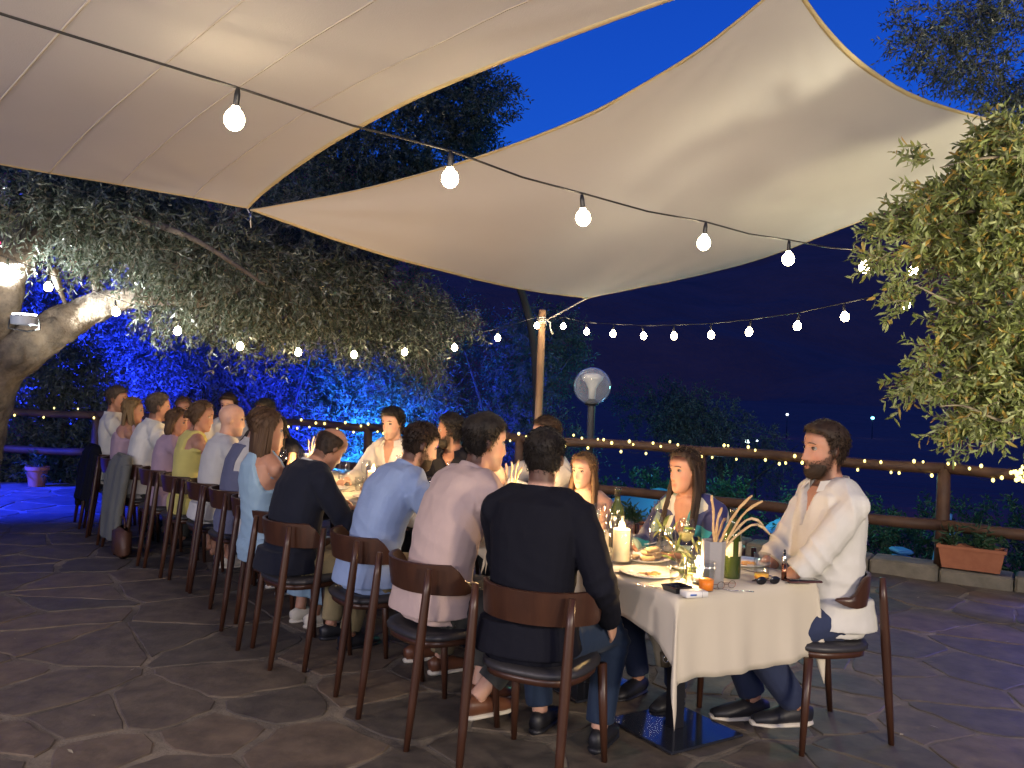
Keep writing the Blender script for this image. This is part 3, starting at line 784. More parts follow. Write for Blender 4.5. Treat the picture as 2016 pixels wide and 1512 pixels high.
# tree behind, seen between the two sails
mid = thing('tree', 'dark tree standing behind the gap between the two shade sails', 'tree')
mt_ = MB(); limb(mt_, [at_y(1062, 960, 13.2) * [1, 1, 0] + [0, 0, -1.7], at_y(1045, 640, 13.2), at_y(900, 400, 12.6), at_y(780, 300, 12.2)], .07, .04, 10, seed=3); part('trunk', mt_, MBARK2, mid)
P_, D_ = blobs([bq(640, 360, 12, 1.6, 1.2, .8), bq(800, 270, 12, 1.1, 1, .75), bq(900, 200, 12, .7, .8, .45), bq(950, 160, 11.8, .4, .5, .25), bq(880, 300, 12, .5, .6, .35), bq(760, 420, 12.4, 1.1, 1, .5), bq(540, 470, 12.6, 1.4, 1, .5), bq(915, 240, 12, .35, .5, .5)], 3800, 4, .45)
leaves('foliage', ML_LEFT, mid, P_, D_, 8, .34, .085, .026, .3, 8)

# right hand olive, hanging in from the right
rt = thing('olive_tree', 'olive tree at the right edge with warm lit sprays hanging over the railing', 'tree')
trk = MB(); limb(trk, [(5.6, 5.2, 0), (5.5, 5.2, .8), (5.25, 5.25, 1.7), (4.9, 5.3, 2.7), (4.7, 5.6, 3.9)], .2, .1, 14, seed=7); part('trunk', trk, MBARK, rt)
YR = 5.2
for k, pp in enumerate([[(2250, 600, 5.3), (2080, 480, 5.2), (1950, 420, 5.2), (1830, 430, 5.2), (1750, 470, 5.2)], [(2250, 560, 5.3), (2050, 640, 5.2), (1950, 700, 5.2), (1850, 755, 5.2), (1790, 735, 5.2)],
                        [(2200, 700, 5.3), (2060, 780, 5.2), (1990, 830, 5.1), (1900, 800, 5.1), (1850, 800, 5.1)], [(2300, 450, 5.3), (2100, 330, 5.0), (1960, 310, 5.0), (1850, 330, 5.1)], [(2080, 480, 5.2), (1990, 560, 5.1), (1900, 600, 5.1), (1800, 560, 5.1)]]):
    b = MB(); limb(b, [at_y(*p) for p in pp], .022, .005, 7, knob=.03, seed=k); part('branch', b, MTWIG, rt)
BR = [bq(1994, 380, 5.3, .34, .3, .25), bq(1894, 400, 5.2, .24, .25, .17), bq(1814, 460, 5.2, .12, .18, .12), bq(1934, 500, 5.3, .3, .3, .2), bq(2024, 520, 5.3, .3, .35, .3), bq(1904, 590, 5.2, .16, .2, .1),
      bq(1960, 640, 5.2, .26, .3, .2), bq(2030, 700, 5.3, .3, .3, .3), bq(1930, 720, 5.2, .18, .2, .12), bq(1840, 745, 5.2, .14, .12, .05), bq(1985, 800, 5.2, .2, .2, .15), bq(2090, 420, 5.5, .4, .4, .5), bq(1990, 290, 5.1, .2, .2, .09), bq(2090, 760, 5.2, .3, .3, .3)]
P_, D_ = blobs(BR, 1750, 21, .5, 5); D_[:, 0] -= .5
leaves('foliage', ML_NEAR, rt, P_, D_, 8, .17, .072, .020, .25, 3, six=True, twigmat=MTWIG)
sp = np.array([at_y(x + rs.normal(0, 13), y + rs.normal(0, 10), 5.15 + rs.normal(0, .08)) for (x, y, n) in [(1760, 430, 12), (1750, 500, 9), (1800, 560, 8), (1860, 690, 10), (1820, 740, 14), (1870, 770, 8), (1900, 840, 14), (1930, 820, 12), (1985, 240, 10), (1830, 300, 6), (1840, 380, 10), (1790, 590, 6), (1960, 850, 8)] for _ in range(n)])
sd = rs.normal(0, .3, sp.shape) + np.array([-.8, 0, -.15])
leaves('leafy_sprays', ML_NEAR, rt, sp, sd, 8, .17, .07, .019, .2, 6, six=True, twigmat=MTWIG)
# upper right tree, higher and behind the sail
up = thing('olive_tree', 'dark olive crown against the blue sky in the top right corner', 'tree')
trk = MB(); limb(trk, [(9.2, 9.2, -1.5), (9.0, 9.2, 1.5), (8.2, 9.1, 4.0), (7.0, 8.8, 5.2)], .2, .06, 10, seed=7); part('trunk', trk, MBARK, up)
P_, D_ = blobs([bq(1850, 40, 8.6, .45, .5, .3), bq(1950, 90, 8.6, .6, .6, .4), bq(2060, 60, 8.6, .8, .8, .8), bq(1990, 170, 8.6, .5, .5, .3), bq(1880, 130, 8.6, .4, .4, .2), bq(1820, 100, 8.6, .3, .3, .15), bq(2150, 200, 8.6, .9, .8, .6)], 1500, 33, .3, 4)
leaves('foliage', ML_LEFT, up, P_, D_, 7, .24, .065, .018, .3, 9, twigmat=MTWIG)

# background trees beyond the railing
def bgtree(x, y, h, r, n, label, seed, mt=ML_BACK, base=-1.8, leaf=.10):
    t = thing('tree', label, 'tree', group=None); rs_ = random.Random(seed)
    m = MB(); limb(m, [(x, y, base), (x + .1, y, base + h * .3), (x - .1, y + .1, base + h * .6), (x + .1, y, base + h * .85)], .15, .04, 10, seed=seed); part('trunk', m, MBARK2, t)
    for k in range(4):
        a = k * 1.6 + seed; b = MB()
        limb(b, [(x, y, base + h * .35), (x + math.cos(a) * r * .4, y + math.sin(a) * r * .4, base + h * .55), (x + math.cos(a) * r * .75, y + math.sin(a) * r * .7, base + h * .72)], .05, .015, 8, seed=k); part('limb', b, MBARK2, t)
    bl = []
    for k in range(12):
        a = rs_.uniform(0, 6.28); q = rs_.uniform(.2, .8) * r
        bl.append((x + math.cos(a) * q, y + math.sin(a) * q * .8, base + h * rs_.uniform(.38, .92), r * rs_.uniform(.3, .5), r * rs_.uniform(.3, .5), h * rs_.uniform(.09, .17)))
    P_, D_ = blobs(bl, n, seed, .4, 1.6)
    leaves('foliage', mt, t, P_, D_, 6, .36, leaf, leaf * .32, .3, seed)
    return t
bgtree(-9.4, 15.5, 7.5, 2.8, 3000, 'vivid blue lit tree behind the olive trunk at the far left', 41)
bgtree(-6.6, 15.6, 6.0, 2.2, 3000, 'tree washed in deep blue light above the far man of the left row', 42)
bgtree(-4.3, 16.2, 5.6, 2.0, 2800, 'purple-blue lit tree left of centre behind the middle railing', 43)
bgtree(-2.2, 15.8, 5.0, 1.8, 2800, 'azure lit tree in the centre behind the middle railing', 44)
bgtree(-.2, 16.6, 5.6, 1.9, 2600, 'dim grey-blue tree left of the timber pole', 45)
bgtree(-6.7, 12.9, 3.3, .95, 1300, 'dark bush-like tree between the olive trunk and the blue lit trees', 46, base=-1.2)
bgtree(5.5, 22, 4.2, 2.4, 1800, 'dark tree beyond the railing under the right hand sprays', 47, base=-2.6)

# hedges below the railing
for k, (x0, x1, y, z, label) in enumerate([(.3, 4.0, 15.0, .15, 'dark green hedge below the railing behind the brunette woman'), (3.8, 9.5, 12.8, .1, 'dark green hedge below the railing at the right, beyond the planter'),
                                           (-4.2, .6, 13.8, -.15, 'low hedge below the middle railing under the azure tree'), (-11, -4.5, 13.2, -.1, 'hedge behind the blue lit railing at the far left')]):
    h = thing('hedge', label, 'hedge'); n = 9
    stm = MB()
    for i in range(8):
        xx = x0 + (x1 - x0) * (i + .5) / 8; stm.tube([(xx, y, -2.2), (xx + .05, y, z - .4)], .025, 6)
    part('stems', stm, MBARK, h)
    P_, D_ = blobs([(x0 + (x1 - x0) * (i + .5) / n, y + .3 * math.sin(i * 2.1), z - .75 + .12 * math.sin(i * 1.7), (x1 - x0) / n * .8, .7, .75) for i in range(n)], 1800, 60 + k, .6)
    leaves('foliage', ML_HEDGE, h, P_, D_, 6, .25, .09, .035, .1, 70 + k)
# floodlight fixtures
fl_ = at_y(48, 628, 7.15)
t = thing('floodlight', 'white floodlight glowing on the fork of the big olive tree', 'floodlight', tuple(fl_))
part('housing', MB().lathe([(.08, -.05), (.10, -.045), (.105, .02), (.095, .03), (.02, .03)], seg=24), mat('lamp_housing', (.16, .17, .22), .4), t, auto=35)
part('lens', MB().lathe([(.088, .031), (.09, .042), (.02, .046), (.001, .046)], seg=24), mat('flood_lens', (1, 1, 1), .3, emit=(1, .98, .9), es=30), t, auto=35)
part('bracket', MB().tube([(-.12, 0, .0), (-.13, .0, -.08), (.0, .05, -.10), (.13, 0, -.08), (.12, 0, 0)], .008, 6), MDARK, t)
t = thing('speaker', 'dark grey box speaker strapped in the olive branches at the left edge', 'speaker', tuple(at_y(22, 455, 7.2)), .3)
part('cabinet', MB().box((0, 0, 0), (.24, .2, .32), bev=.02), mat('speaker_plastic', (.05, .055, .06), .5), t, auto=35)
part('grille', MB().box((0.0, -.105, 0), (.2, .012, .28), bev=.004), MDARK, t, auto=35)
part('status_light', MB().ell((-.06, -.115, -.12), (.014, .01, .012), 8, 6), mat('red_led', (1, 0, .1), .5, emit=(1, .02, .12), es=5), t)

# village lights on the far hillside
for k, (x, y, Y, r, c, lb) in enumerate([(1550, 816, 100, .16, (.75, .85, 1), 'white'), (1718, 823, 105, .22, (.25, .8, 1), 'cyan'), (1471, 869, 30, .09, (.75, 1, .95), 'pale green'), (1490, 868, 31, .05, (.8, .9, 1), 'faint')]):
    p = at_y(x, y, Y); t = thing('street_lamp', {'white': 'tiny white lamp on the dark hillside left of the bearded man', 'cyan': 'tiny cyan lamp on the dark hillside right above the bearded man', 'pale green': 'small pale green lamp glowing just above the railing line', 'faint': 'faint lamp just right of the pale green one above the railing line'}[lb], 'street lamp', tuple(p))
    part('mast', MB().tube([(0, 0, -2.8), (0, 0, 0)], [.05, .03], 8), MDARK, t)
    part('lantern', MB().ell((0, 0, 0), (r, r, r * .8), 12, 8), mat('far_lamp_' + lb.replace(' ', '_'), c, .5, emit=c, es=4), t)

# ------------------------------------------------------------------ beach parasols, loungers, planters
MPAR = mat('parasol_canvas_blue_lit', (.10, .36, .62), .8, bump=.002, bscale=60)  # blue of the pool light put into the colour of white canvas
lamp('pool_light', 'POINT', (2.7, 12.4, -.1), 30, (.2, .6, 1), .3)
def parasol(p, r, label, zb):
    t = thing('parasol', label, 'parasol', (p[0], p[1], 0), group='blue lit parasols on the lower terrace')
    z = p[2]; part('pole', MB().tube([(0, 0, zb), (0, 0, z)], .03, 10), MPAR, t)
    rings = []
    for s, dz in ((.03, 0), (.35, -.07), (.7, -.16), (1, -.27)):
        rings.append([(math.cos(a * PI / 4) * r * s, math.sin(a * PI / 4) * r * s, z + dz) for a in range(8)])
    rings += [[(x * 1.0, y * 1.0, zz - .05) for x, y, zz in rings[-1]]]
    o = part('canopy', MB().loft(rings, cap=False), MPAR, t, auto=20); o.modifiers.new('s', 'SOLIDIFY').thickness = .01
    for a in range(8): part('rib', MB().tube([(0, 0, z - .04), (math.cos(a * PI / 4) * r * .97, math.sin(a * PI / 4) * r * .97, z - .29)], .009, 5), MPAR, t)
parasol(at_y(1300, 962, 14), .95, 'open blue lit parasol seen under the rail between the blonde and the brunette', -2.2)
parasol(at_y(1592, 1006, 12.5), .62, 'open blue lit parasol seen left of the bearded man', -2.2)
cpz = at_y(1865, 1012, 11); t = thing('parasol', 'closed blue lit parasol standing behind the planter box', 'parasol', (cpz[0], cpz[1], 0), group='blue lit parasols on the lower terrace')
part('canopy', MB().lathe([(.01, cpz[2] + .02), (.06, cpz[2]), (.05, cpz[2] - .1), (.10, cpz[2] - .2), (.17, cpz[2] - .7), (.2, cpz[2] - 1.0), (.05, cpz[2] - 1.05)], seg=12), MPAR, t)
part('pole', MB().tube([(0, 0, -2.2), (0, 0, cpz[2])], .025, 8), MPAR, t)
for k, (x, y, Y, w, lb) in enumerate([(1800, 1108, 10.2, .12, 'blue sun lounger end seen low between kerb and railing post'), (1245, 1035, 11.2, .5, 'pale blue sun lounger behind the blonde woman')]):
    p = at_y(x, y, Y); t = thing('sun_lounger', lb, 'sun lounger', tuple(p), group='blue loungers on the lower terrace')
    part('bed', MB().box((0, 0, -.02), (w * 1.6, .9, .09), bev=.02), MPAR, t, auto=35)
    part('headrest', MB().box((0, .35, .08), (w * 1.6, .3, .05), bev=.02), MPAR, t, auto=35)
    for sx in (-1, 1):
        for sy in (-.35, .35): part('leg', MB().tube([(sx * w * .6, sy, -.05), (sx * w * .6, sy, -.05 - (p[2] + 1.7))], .02, 6), MPAR, t)


def plant_tuft(t, c, n, L, seed, mt=None, spread=.5):
    rs_ = np.random.RandomState(seed); sd_ = np.array([c] * n) + rs_.normal(0, .03, (n, 3)) * [1, 1, .1]
    dd = rs_.normal(0, spread, (n, 3)) + [0, 0, 1]
    leaves('leaves', mt or ML_HEDGE, t, sd_, dd, 7, L, .09, .022, .3, seed, six=True, twigmat=MTWIG)
pl = at_h(1912, 1118, .14); ang = math.atan2(-.63, 1)
t = thing('planter_box', 'rectangular terracotta planter with a small plant on the kerb at the right', 'planter', (pl[0], pl[1], .13), ang)
rings = [[(sx * w, sy * d, z) for sx, sy in ((-1, -1), (1, -1), (1, 1), (-1, 1))] for w, d, z in ((.225, .085, 0), (.255, .1, .17), (.27, .112, .172), (.27, .112, .20), (.25, .095, .20), (.24, .09, .16))]
part('box', MB().loft(rings), MTERRA, t, auto=30)
part('soil', MB().box((0, 0, .158), (.47, .17, .02)), mat('potting_soil', (.04, .03, .02), .95), t)
plant_tuft(t, (.08, 0, .17), 12, .24, 5); plant_tuft(t, (-.16, 0, .17), 8, .2, 6)
def pot(p, r, h, label, seed, base=None, cat='plant pot'):
    t = thing('flower_pot', label, cat, tuple(p), group='terracotta pots by the railing')
    part('pot', MB().lathe([(r * .7, 0), (r * .95, h * .8), (r * 1.08, h * .82), (r * 1.08, h), (r * .95, h), (r * .9, h * .9)], seg=24), MTERRA, t, auto=40)
    part('soil', MB().lathe([(r * .85, h * .86), (r * .85, h * .91)], seg=16), MGRD, t); plant_tuft(t, (0, 0, h * .9), 16, h * 1.1, seed); return t
p = at_h(1250, 1090, .12); pot(at_y(1248, 1075, 8.9), .15, .24, 'terracotta pot with green plant behind the blonde woman at the kerb', 8)
p = at_h(72, 957, 0); pot((p[0], p[1], 0), .14, .27, 'large pot with tall plant in blue light under the far left railing', 9)

# fallen leaves and confetti specks on the paving
lit = thing('fallen_leaf', 'x', 'leaf')
bpy.data.objects.remove(lit)
sc_ = MB()
for k in range(60):
    x, y = rnd.uniform(-4.5, 4), rnd.uniform(3.2, 9); a = rnd.uniform(0, 6.28); c_, s_ = math.cos(a), math.sin(a); l, w = rnd.uniform(.012, .03), rnd.uniform(.005, .01)
    sc_.add([(x + c_ * l, y + s_ * l, .007), (x - s_ * w, y + c_ * w, .011), (x - c_ * l, y - s_ * l, .008), (x + s_ * w, y - c_ * w, .007)], [(0, 1, 2, 3)])
o = part('leaf_litter', sc_, mat('dry_leaf', (.3, .26, .18), .8), None, smooth=False); tag(o, 'dry olive leaves scattered on the stone paving', 'leaf litter', kind='stuff')

# ------------------------------------------------------------------ people
def remesh(mb_or_mesh, voxel, smooth=2, name='m'):
    me = mb_or_mesh.mesh(name) if isinstance(mb_or_mesh, MB) else mb_or_mesh
    o = bpy.data.objects.new('tmp', me); COL.objects.link(o)
    r = o.modifiers.new('r', 'REMESH'); r.mode = 'VOXEL'; r.voxel_size = voxel; r.use_smooth_shade = True
    if smooth:
        s = o.modifiers.new('s', 'SMOOTH'); s.factor = .5; s.iterations = smooth
    dg = bpy.context.evaluated_depsgraph_get(); ev = o.evaluated_get(dg)
    new = bpy.data.meshes.new_from_object(ev, depsgraph=dg)
    bpy.data.objects.remove(o); bpy.data.meshes.remove(me)
    new.polygons.foreach_set('use_smooth', [True] * len(new.polygons))
    return new
def get_v(me): a = np.empty(len(me.vertices) * 3, np.float32); me.vertices.foreach_get('co', a); return a.reshape(-1, 3).astype(float)
def set_v(me, v): me.vertices.foreach_set('co', np.asarray(v, np.float32).ravel()); me.update()
def get_n(me): a = np.empty(len(me.vertices) * 3, np.float32); me.vertices.foreach_get('normal', a); return a.reshape(-1, 3).astype(float)
def sstep(a, b, x): t = np.clip((x - a) / (b - a), 0, 1); return t * t * (3 - 2 * t)
def col_attr(me, rgb):
    at = me.color_attributes.new('tint', 'FLOAT_COLOR', 'POINT'); a = np.ones((len(me.vertices), 4), np.float32); a[:, :3] = rgb; at.data.foreach_set('color', a.ravel())


def skin_mat(name, col):
    m = mat(name, col, .5, sss=.08, bump=.0006, bscale=180)
    nt = m.node_tree; b = nt.nodes['Principled BSDF']; a = nt.nodes.new('ShaderNodeAttribute'); a.attribute_name = 'tint'
    mx = nt.nodes.new('ShaderNodeMix'); mx.data_type = 'RGBA'; mx.blend_type = 'MULTIPLY'; mx.inputs[0].default_value = 1
    n = nt.nodes.new('ShaderNodeTexNoise'); n.inputs['Scale'].default_value = 22; mr = nt.nodes.new('ShaderNodeMapRange'); mr.inputs[3].default_value = .86; mr.inputs[4].default_value = 1.14
    m2 = nt.nodes.new('ShaderNodeMix'); m2.data_type = 'RGBA'; m2.blend_type = 'MULTIPLY'; m2.inputs[0].default_value = 1; m2.inputs[6].default_value = (*col, 1)
    nt.links.new(n.outputs[0], mr.inputs[0]); nt.links.new(mr.outputs[0], m2.inputs[7])
    nt.links.new(m2.outputs[2], mx.inputs[6]); nt.links.new(a.outputs['Color'], mx.inputs[7]); nt.links.new(mx.outputs[2], b.inputs['Base Color']); return m
def hair_mat(name, c1, c2, rough=.62, vert=True):
    m = mat(name, tuple(a * .5 for a in c1), rough, spec=.3, noise=(26, tuple(a * .6 for a in c2), .18), stretch=(1, 1, .18) if vert else (1, .3, 1), bump=.002, bscale=70, detail=6); return m
def cloth_mat(name, col, rough=.85, k=.82, wr=.0012, sc=70, sheen=.05):
    m = mat(name, col, rough, spec=.2, noise=(5, tuple(c * k for c in col), .3), bump=wr, bscale=sc, sheen=sheen, detail=5)
    nt = m.node_tree; b = nt.nodes['Principled BSDF']; old = b.inputs['Normal'].links[0].from_node
    tc = nt.nodes.new('ShaderNodeTexCoord'); n = nt.nodes.new('ShaderNodeTexNoise'); n.noise_type = 'RIDGED_MULTIFRACTAL'
    n.inputs['Scale'].default_value = 4.2; n.inputs['Detail'].default_value = 2.2; n.inputs['Distortion'].default_value = .8
    bp = nt.nodes.new('ShaderNodeBump'); bp.inputs['Distance'].default_value = .018; bp.inputs['Strength'].default_value = .9
    nt.links.new(tc.outputs['Object'], n.inputs[0]); nt.links.new(n.outputs[0], bp.inputs['Height']); nt.links.new(bp.outputs[0], old.inputs['Normal'])
    return m
MSKIN = {'fair': skin_mat('skin_fair', (.52, .30, .21)), 'tan': skin_mat('skin_tan', (.40, .20, .125)), 'brown': skin_mat('skin_brown', (.27, .13, .08))}
MEYE = mat('eye', (.27, .23, .20), .2, coat=.5); MIRIS = mat('iris', (.03, .018, .01), .15, coat=.5); MBROW = mat('brow_hair', (.03, .02, .014), .7)
HAIR = {'black': hair_mat('hair_black', (.012, .009, .008), (.03, .022, .017)), 'dark': hair_mat('hair_dark_brown', (.028, .016, .010), (.06, .034, .02)),
        'brown': hair_mat('hair_brown', (.07, .038, .02), (.14, .08, .042)), 'blonde': hair_mat('hair_blonde', (.40, .27, .13), (.22, .13, .06)),
        'dirty': hair_mat('hair_dark_blonde', (.22, .13, .065), (.10, .055, .028)), 'grey': hair_mat('hair_grey', (.16, .12, .095), (.09, .065, .05)),
        'highlight': hair_mat('hair_highlighted', (.20, .115, .06), (.08, .042, .024))}
MSOLE = mat('shoe_sole', (.6, .55, .45), .7); MLEATH = mat('shoe_leather', (.13, .05, .025), .4); MBLKS = mat('shoe_black', (.015, .015, .018), .5)


def face_rings(n=44, off=None):
    """head loft, centre at origin, +Y is the face. Returns rings (list of list) from chin to crown"""
    Z = np.concatenate([np.linspace(-.122, .10, 38), np.linspace(.106, .128, 8)])
    def itp(z, tab): return np.interp(z, [t[0] for t in tab], [t[1] for t in tab])
    Wt = [(-.122, .018), (-.112, .032), (-.095, .045), (-.07, .056), (-.04, .063), (-.01, .068), (.03, .0745), (.06, .0745), (.085, .067), (.105, .053), (.12, .033), (.128, .006)]
    Ft = [(-.122, .070), (-.112, .082), (-.095, .087), (-.07, .086), (-.04, .087), (-.01, .087), (.03, .091), (.06, .088), (.085, .076), (.105, .056), (.12, .03), (.128, .003)]
    Bt = [(-.122, .015), (-.112, .0), (-.095, -.022), (-.07, -.045), (-.04, -.070), (-.01, -.089), (.03, -.102), (.06, -.101), (.085, -.088), (.105, -.066), (.12, -.038), (.128, -.006)]
    rings = []
    for z in Z:
        w, f, b = itp(z, Wt), itp(z, Ft), itp(z, Bt); cy = (f + b) / 2 - .004; r = []
        for k in range(n):
            a = PI / 2 + 2 * PI * k / n; ca, sa = math.cos(a), math.sin(a); e = .86
            x = w * math.copysign(abs(ca) ** e, ca); y = cy + ((f - cy) if sa > 0 else (cy - b)) * math.copysign(abs(sa) ** .95, sa)
            if sa > 0 and z < .05: x *= 1 - .07 * sa
            r.append(np.array([x, y, z]))
        rings.append(r)
    return rings


def face_relief(p, fem=False, nose=1.0):
    x, y, z = p
    if y < .02: return p
    g = lambda cx, cz, sx, sz: math.exp(-((x - cx) / sx) ** 2 - ((z - cz) / sz) ** 2)
    d = 0
    # nose: ridge from the brow to the tip
    if -.052 < z < .03:
        s = (.03 - z) / .072; w = .0065 + .0065 * max(0, min(1, s)) ** 2
        prof = (.004 + .024 * nose * max(0, min(1, s)) ** 1.3) if z > -.042 else (.024 * nose) * max(0, (z + .052) / .010)
        d += prof * math.exp(-(x / w) ** 2)
    d -= .0125 * (g(-.031, .012, .016, .011) + g(.031, .012, .016, .011))
    d += .0045 * (g(-.028, .032, .02, .007) + g(.028, .032, .02, .007)) * (.5 if fem else 1)
    d += .0045 * (g(-.042, -.022, .018, .016) + g(.042, -.022, .018, .016))
    d += .0065 * g(0, -.066, .017, .0055) + .0065 * g(0, -.079, .015, .006) - .005 * g(0, -.0725, .02, .0025) - .003 * g(0, -.056, .008, .005)
    d -= .004 * g(0, -.091, .02, .006); d += .006 * g(0, -.108, .017, .01)
    d -= .003 * (g(-.045, -.06, .012, .02) + g(.045, -.06, .012, .02))
    return np.array([x, y + d, z])


def shell(off_fn, R, c, n=48, sc=1.0):
    """closed head shell offset by off_fn(point array)->metres along outward direction; returns MB in body space"""
    rings = face_rings(n); mb = MB(); out = []
    for r in rings:
        rr = []
        for p in r:
            nn = p - np.array([0, -.005, .012]); nn = nn / np.linalg.norm(nn); o = off_fn(p)
            q = (p + nn * o) * sc; q = R @ Vector(q); rr.append((q.x + c[0], q.y + c[1], q.z + c[2]))
        out.append(rr)
    return mb.loft(out)


def locks(mb, R, c, specs, seed, sc=1.0):
    """specs: list of (start, mid, end, r) in head coordinates; tapered locks"""
    rs_ = random.Random(seed)
    for st, mi_, en, r in specs:
        P = []; 
        for i in range(8):
            t = i / 7; a = Vector(st).lerp(Vector(mi_), t); b = Vector(mi_).lerp(Vector(en), t); p = a.lerp(b, t)
            p += Vector((math.sin(t * 9 + seed + st[0] * 90), math.cos(t * 8 + st[0] * 70), 0)) * .0035 * t
            q = R @ (p * sc); P.append((q.x + c[0], q.y + c[1], q.z + c[2]))
        mb.tube(P, [(r * (.75 + .5 * math.sin(PI * (i / 7) ** .8)) * (1 if i < 7 else .25), r * .55 * (1 if i < 7 else .3)) for i in range(8)], 6)


def hand(mb, wrist, dirv, palm_n, s=1.0, curl=.5, mirror=1):
    """wrist point, pointing direction, palm normal. palm + four fingers + thumb; mirror=+1 thumb towards side a"""
    d = Vector(dirv).normalized(); nrm = Vector(palm_n); nrm = (nrm - d * nrm.dot(d)).normalized(); a = d.cross(nrm).normalized() * mirror
    w = Vector(wrist)
    mb.tube([w - d * .03, w, w + d * .03, w + d * .06, w + d * .088], [(.026, .019), (.026, .018), (.034, .016), (.040, .0145), (.038, .011)], 12, up=nrm)
    for k, (off, L) in enumerate(((.029, .072), (.010, .080), (-.009, .074), (-.027, .060))):
        p = w + d * .080 * s + a * off; dd = d.copy(); P = [p - dd * .015, p]; 
        for j, q in enumerate((.42, .32, .26)):
            ang = curl * (.55 + .35 * j) * (1 + .08 * k); dd = (dd * math.cos(ang) + nrm * math.sin(ang)).normalized(); p = p + dd * L * q; P.append(p)
        mb.tube(P, [.0095, .0095, .009, .0082, .0068], 8)
    p = w + d * .022 + a * .030; dd = (d * .62 + a * .65 + nrm * .35).normalized()
    mb.tube([p - dd * .02, p, p + dd * .03, p + dd * .05 + d * .008, p + dd * .062 + d * .024], [.014, .0135, .0115, .0105, .008], 8)


def ik(a, b, l1, l2, pole):
    a, b = Vector(a), Vector(b); d = b - a; L = min(d.length, (l1 + l2) * .995); d.normalize(); b = a + d * L
    x = (l1 * l1 - l2 * l2 + L * L) / (2 * L); h = math.sqrt(max(l1 * l1 - x * x, 1e-6)); p = Vector(pole); p = (p - d * p.dot(d)).normalized()
    return a + d * x + p * h, b


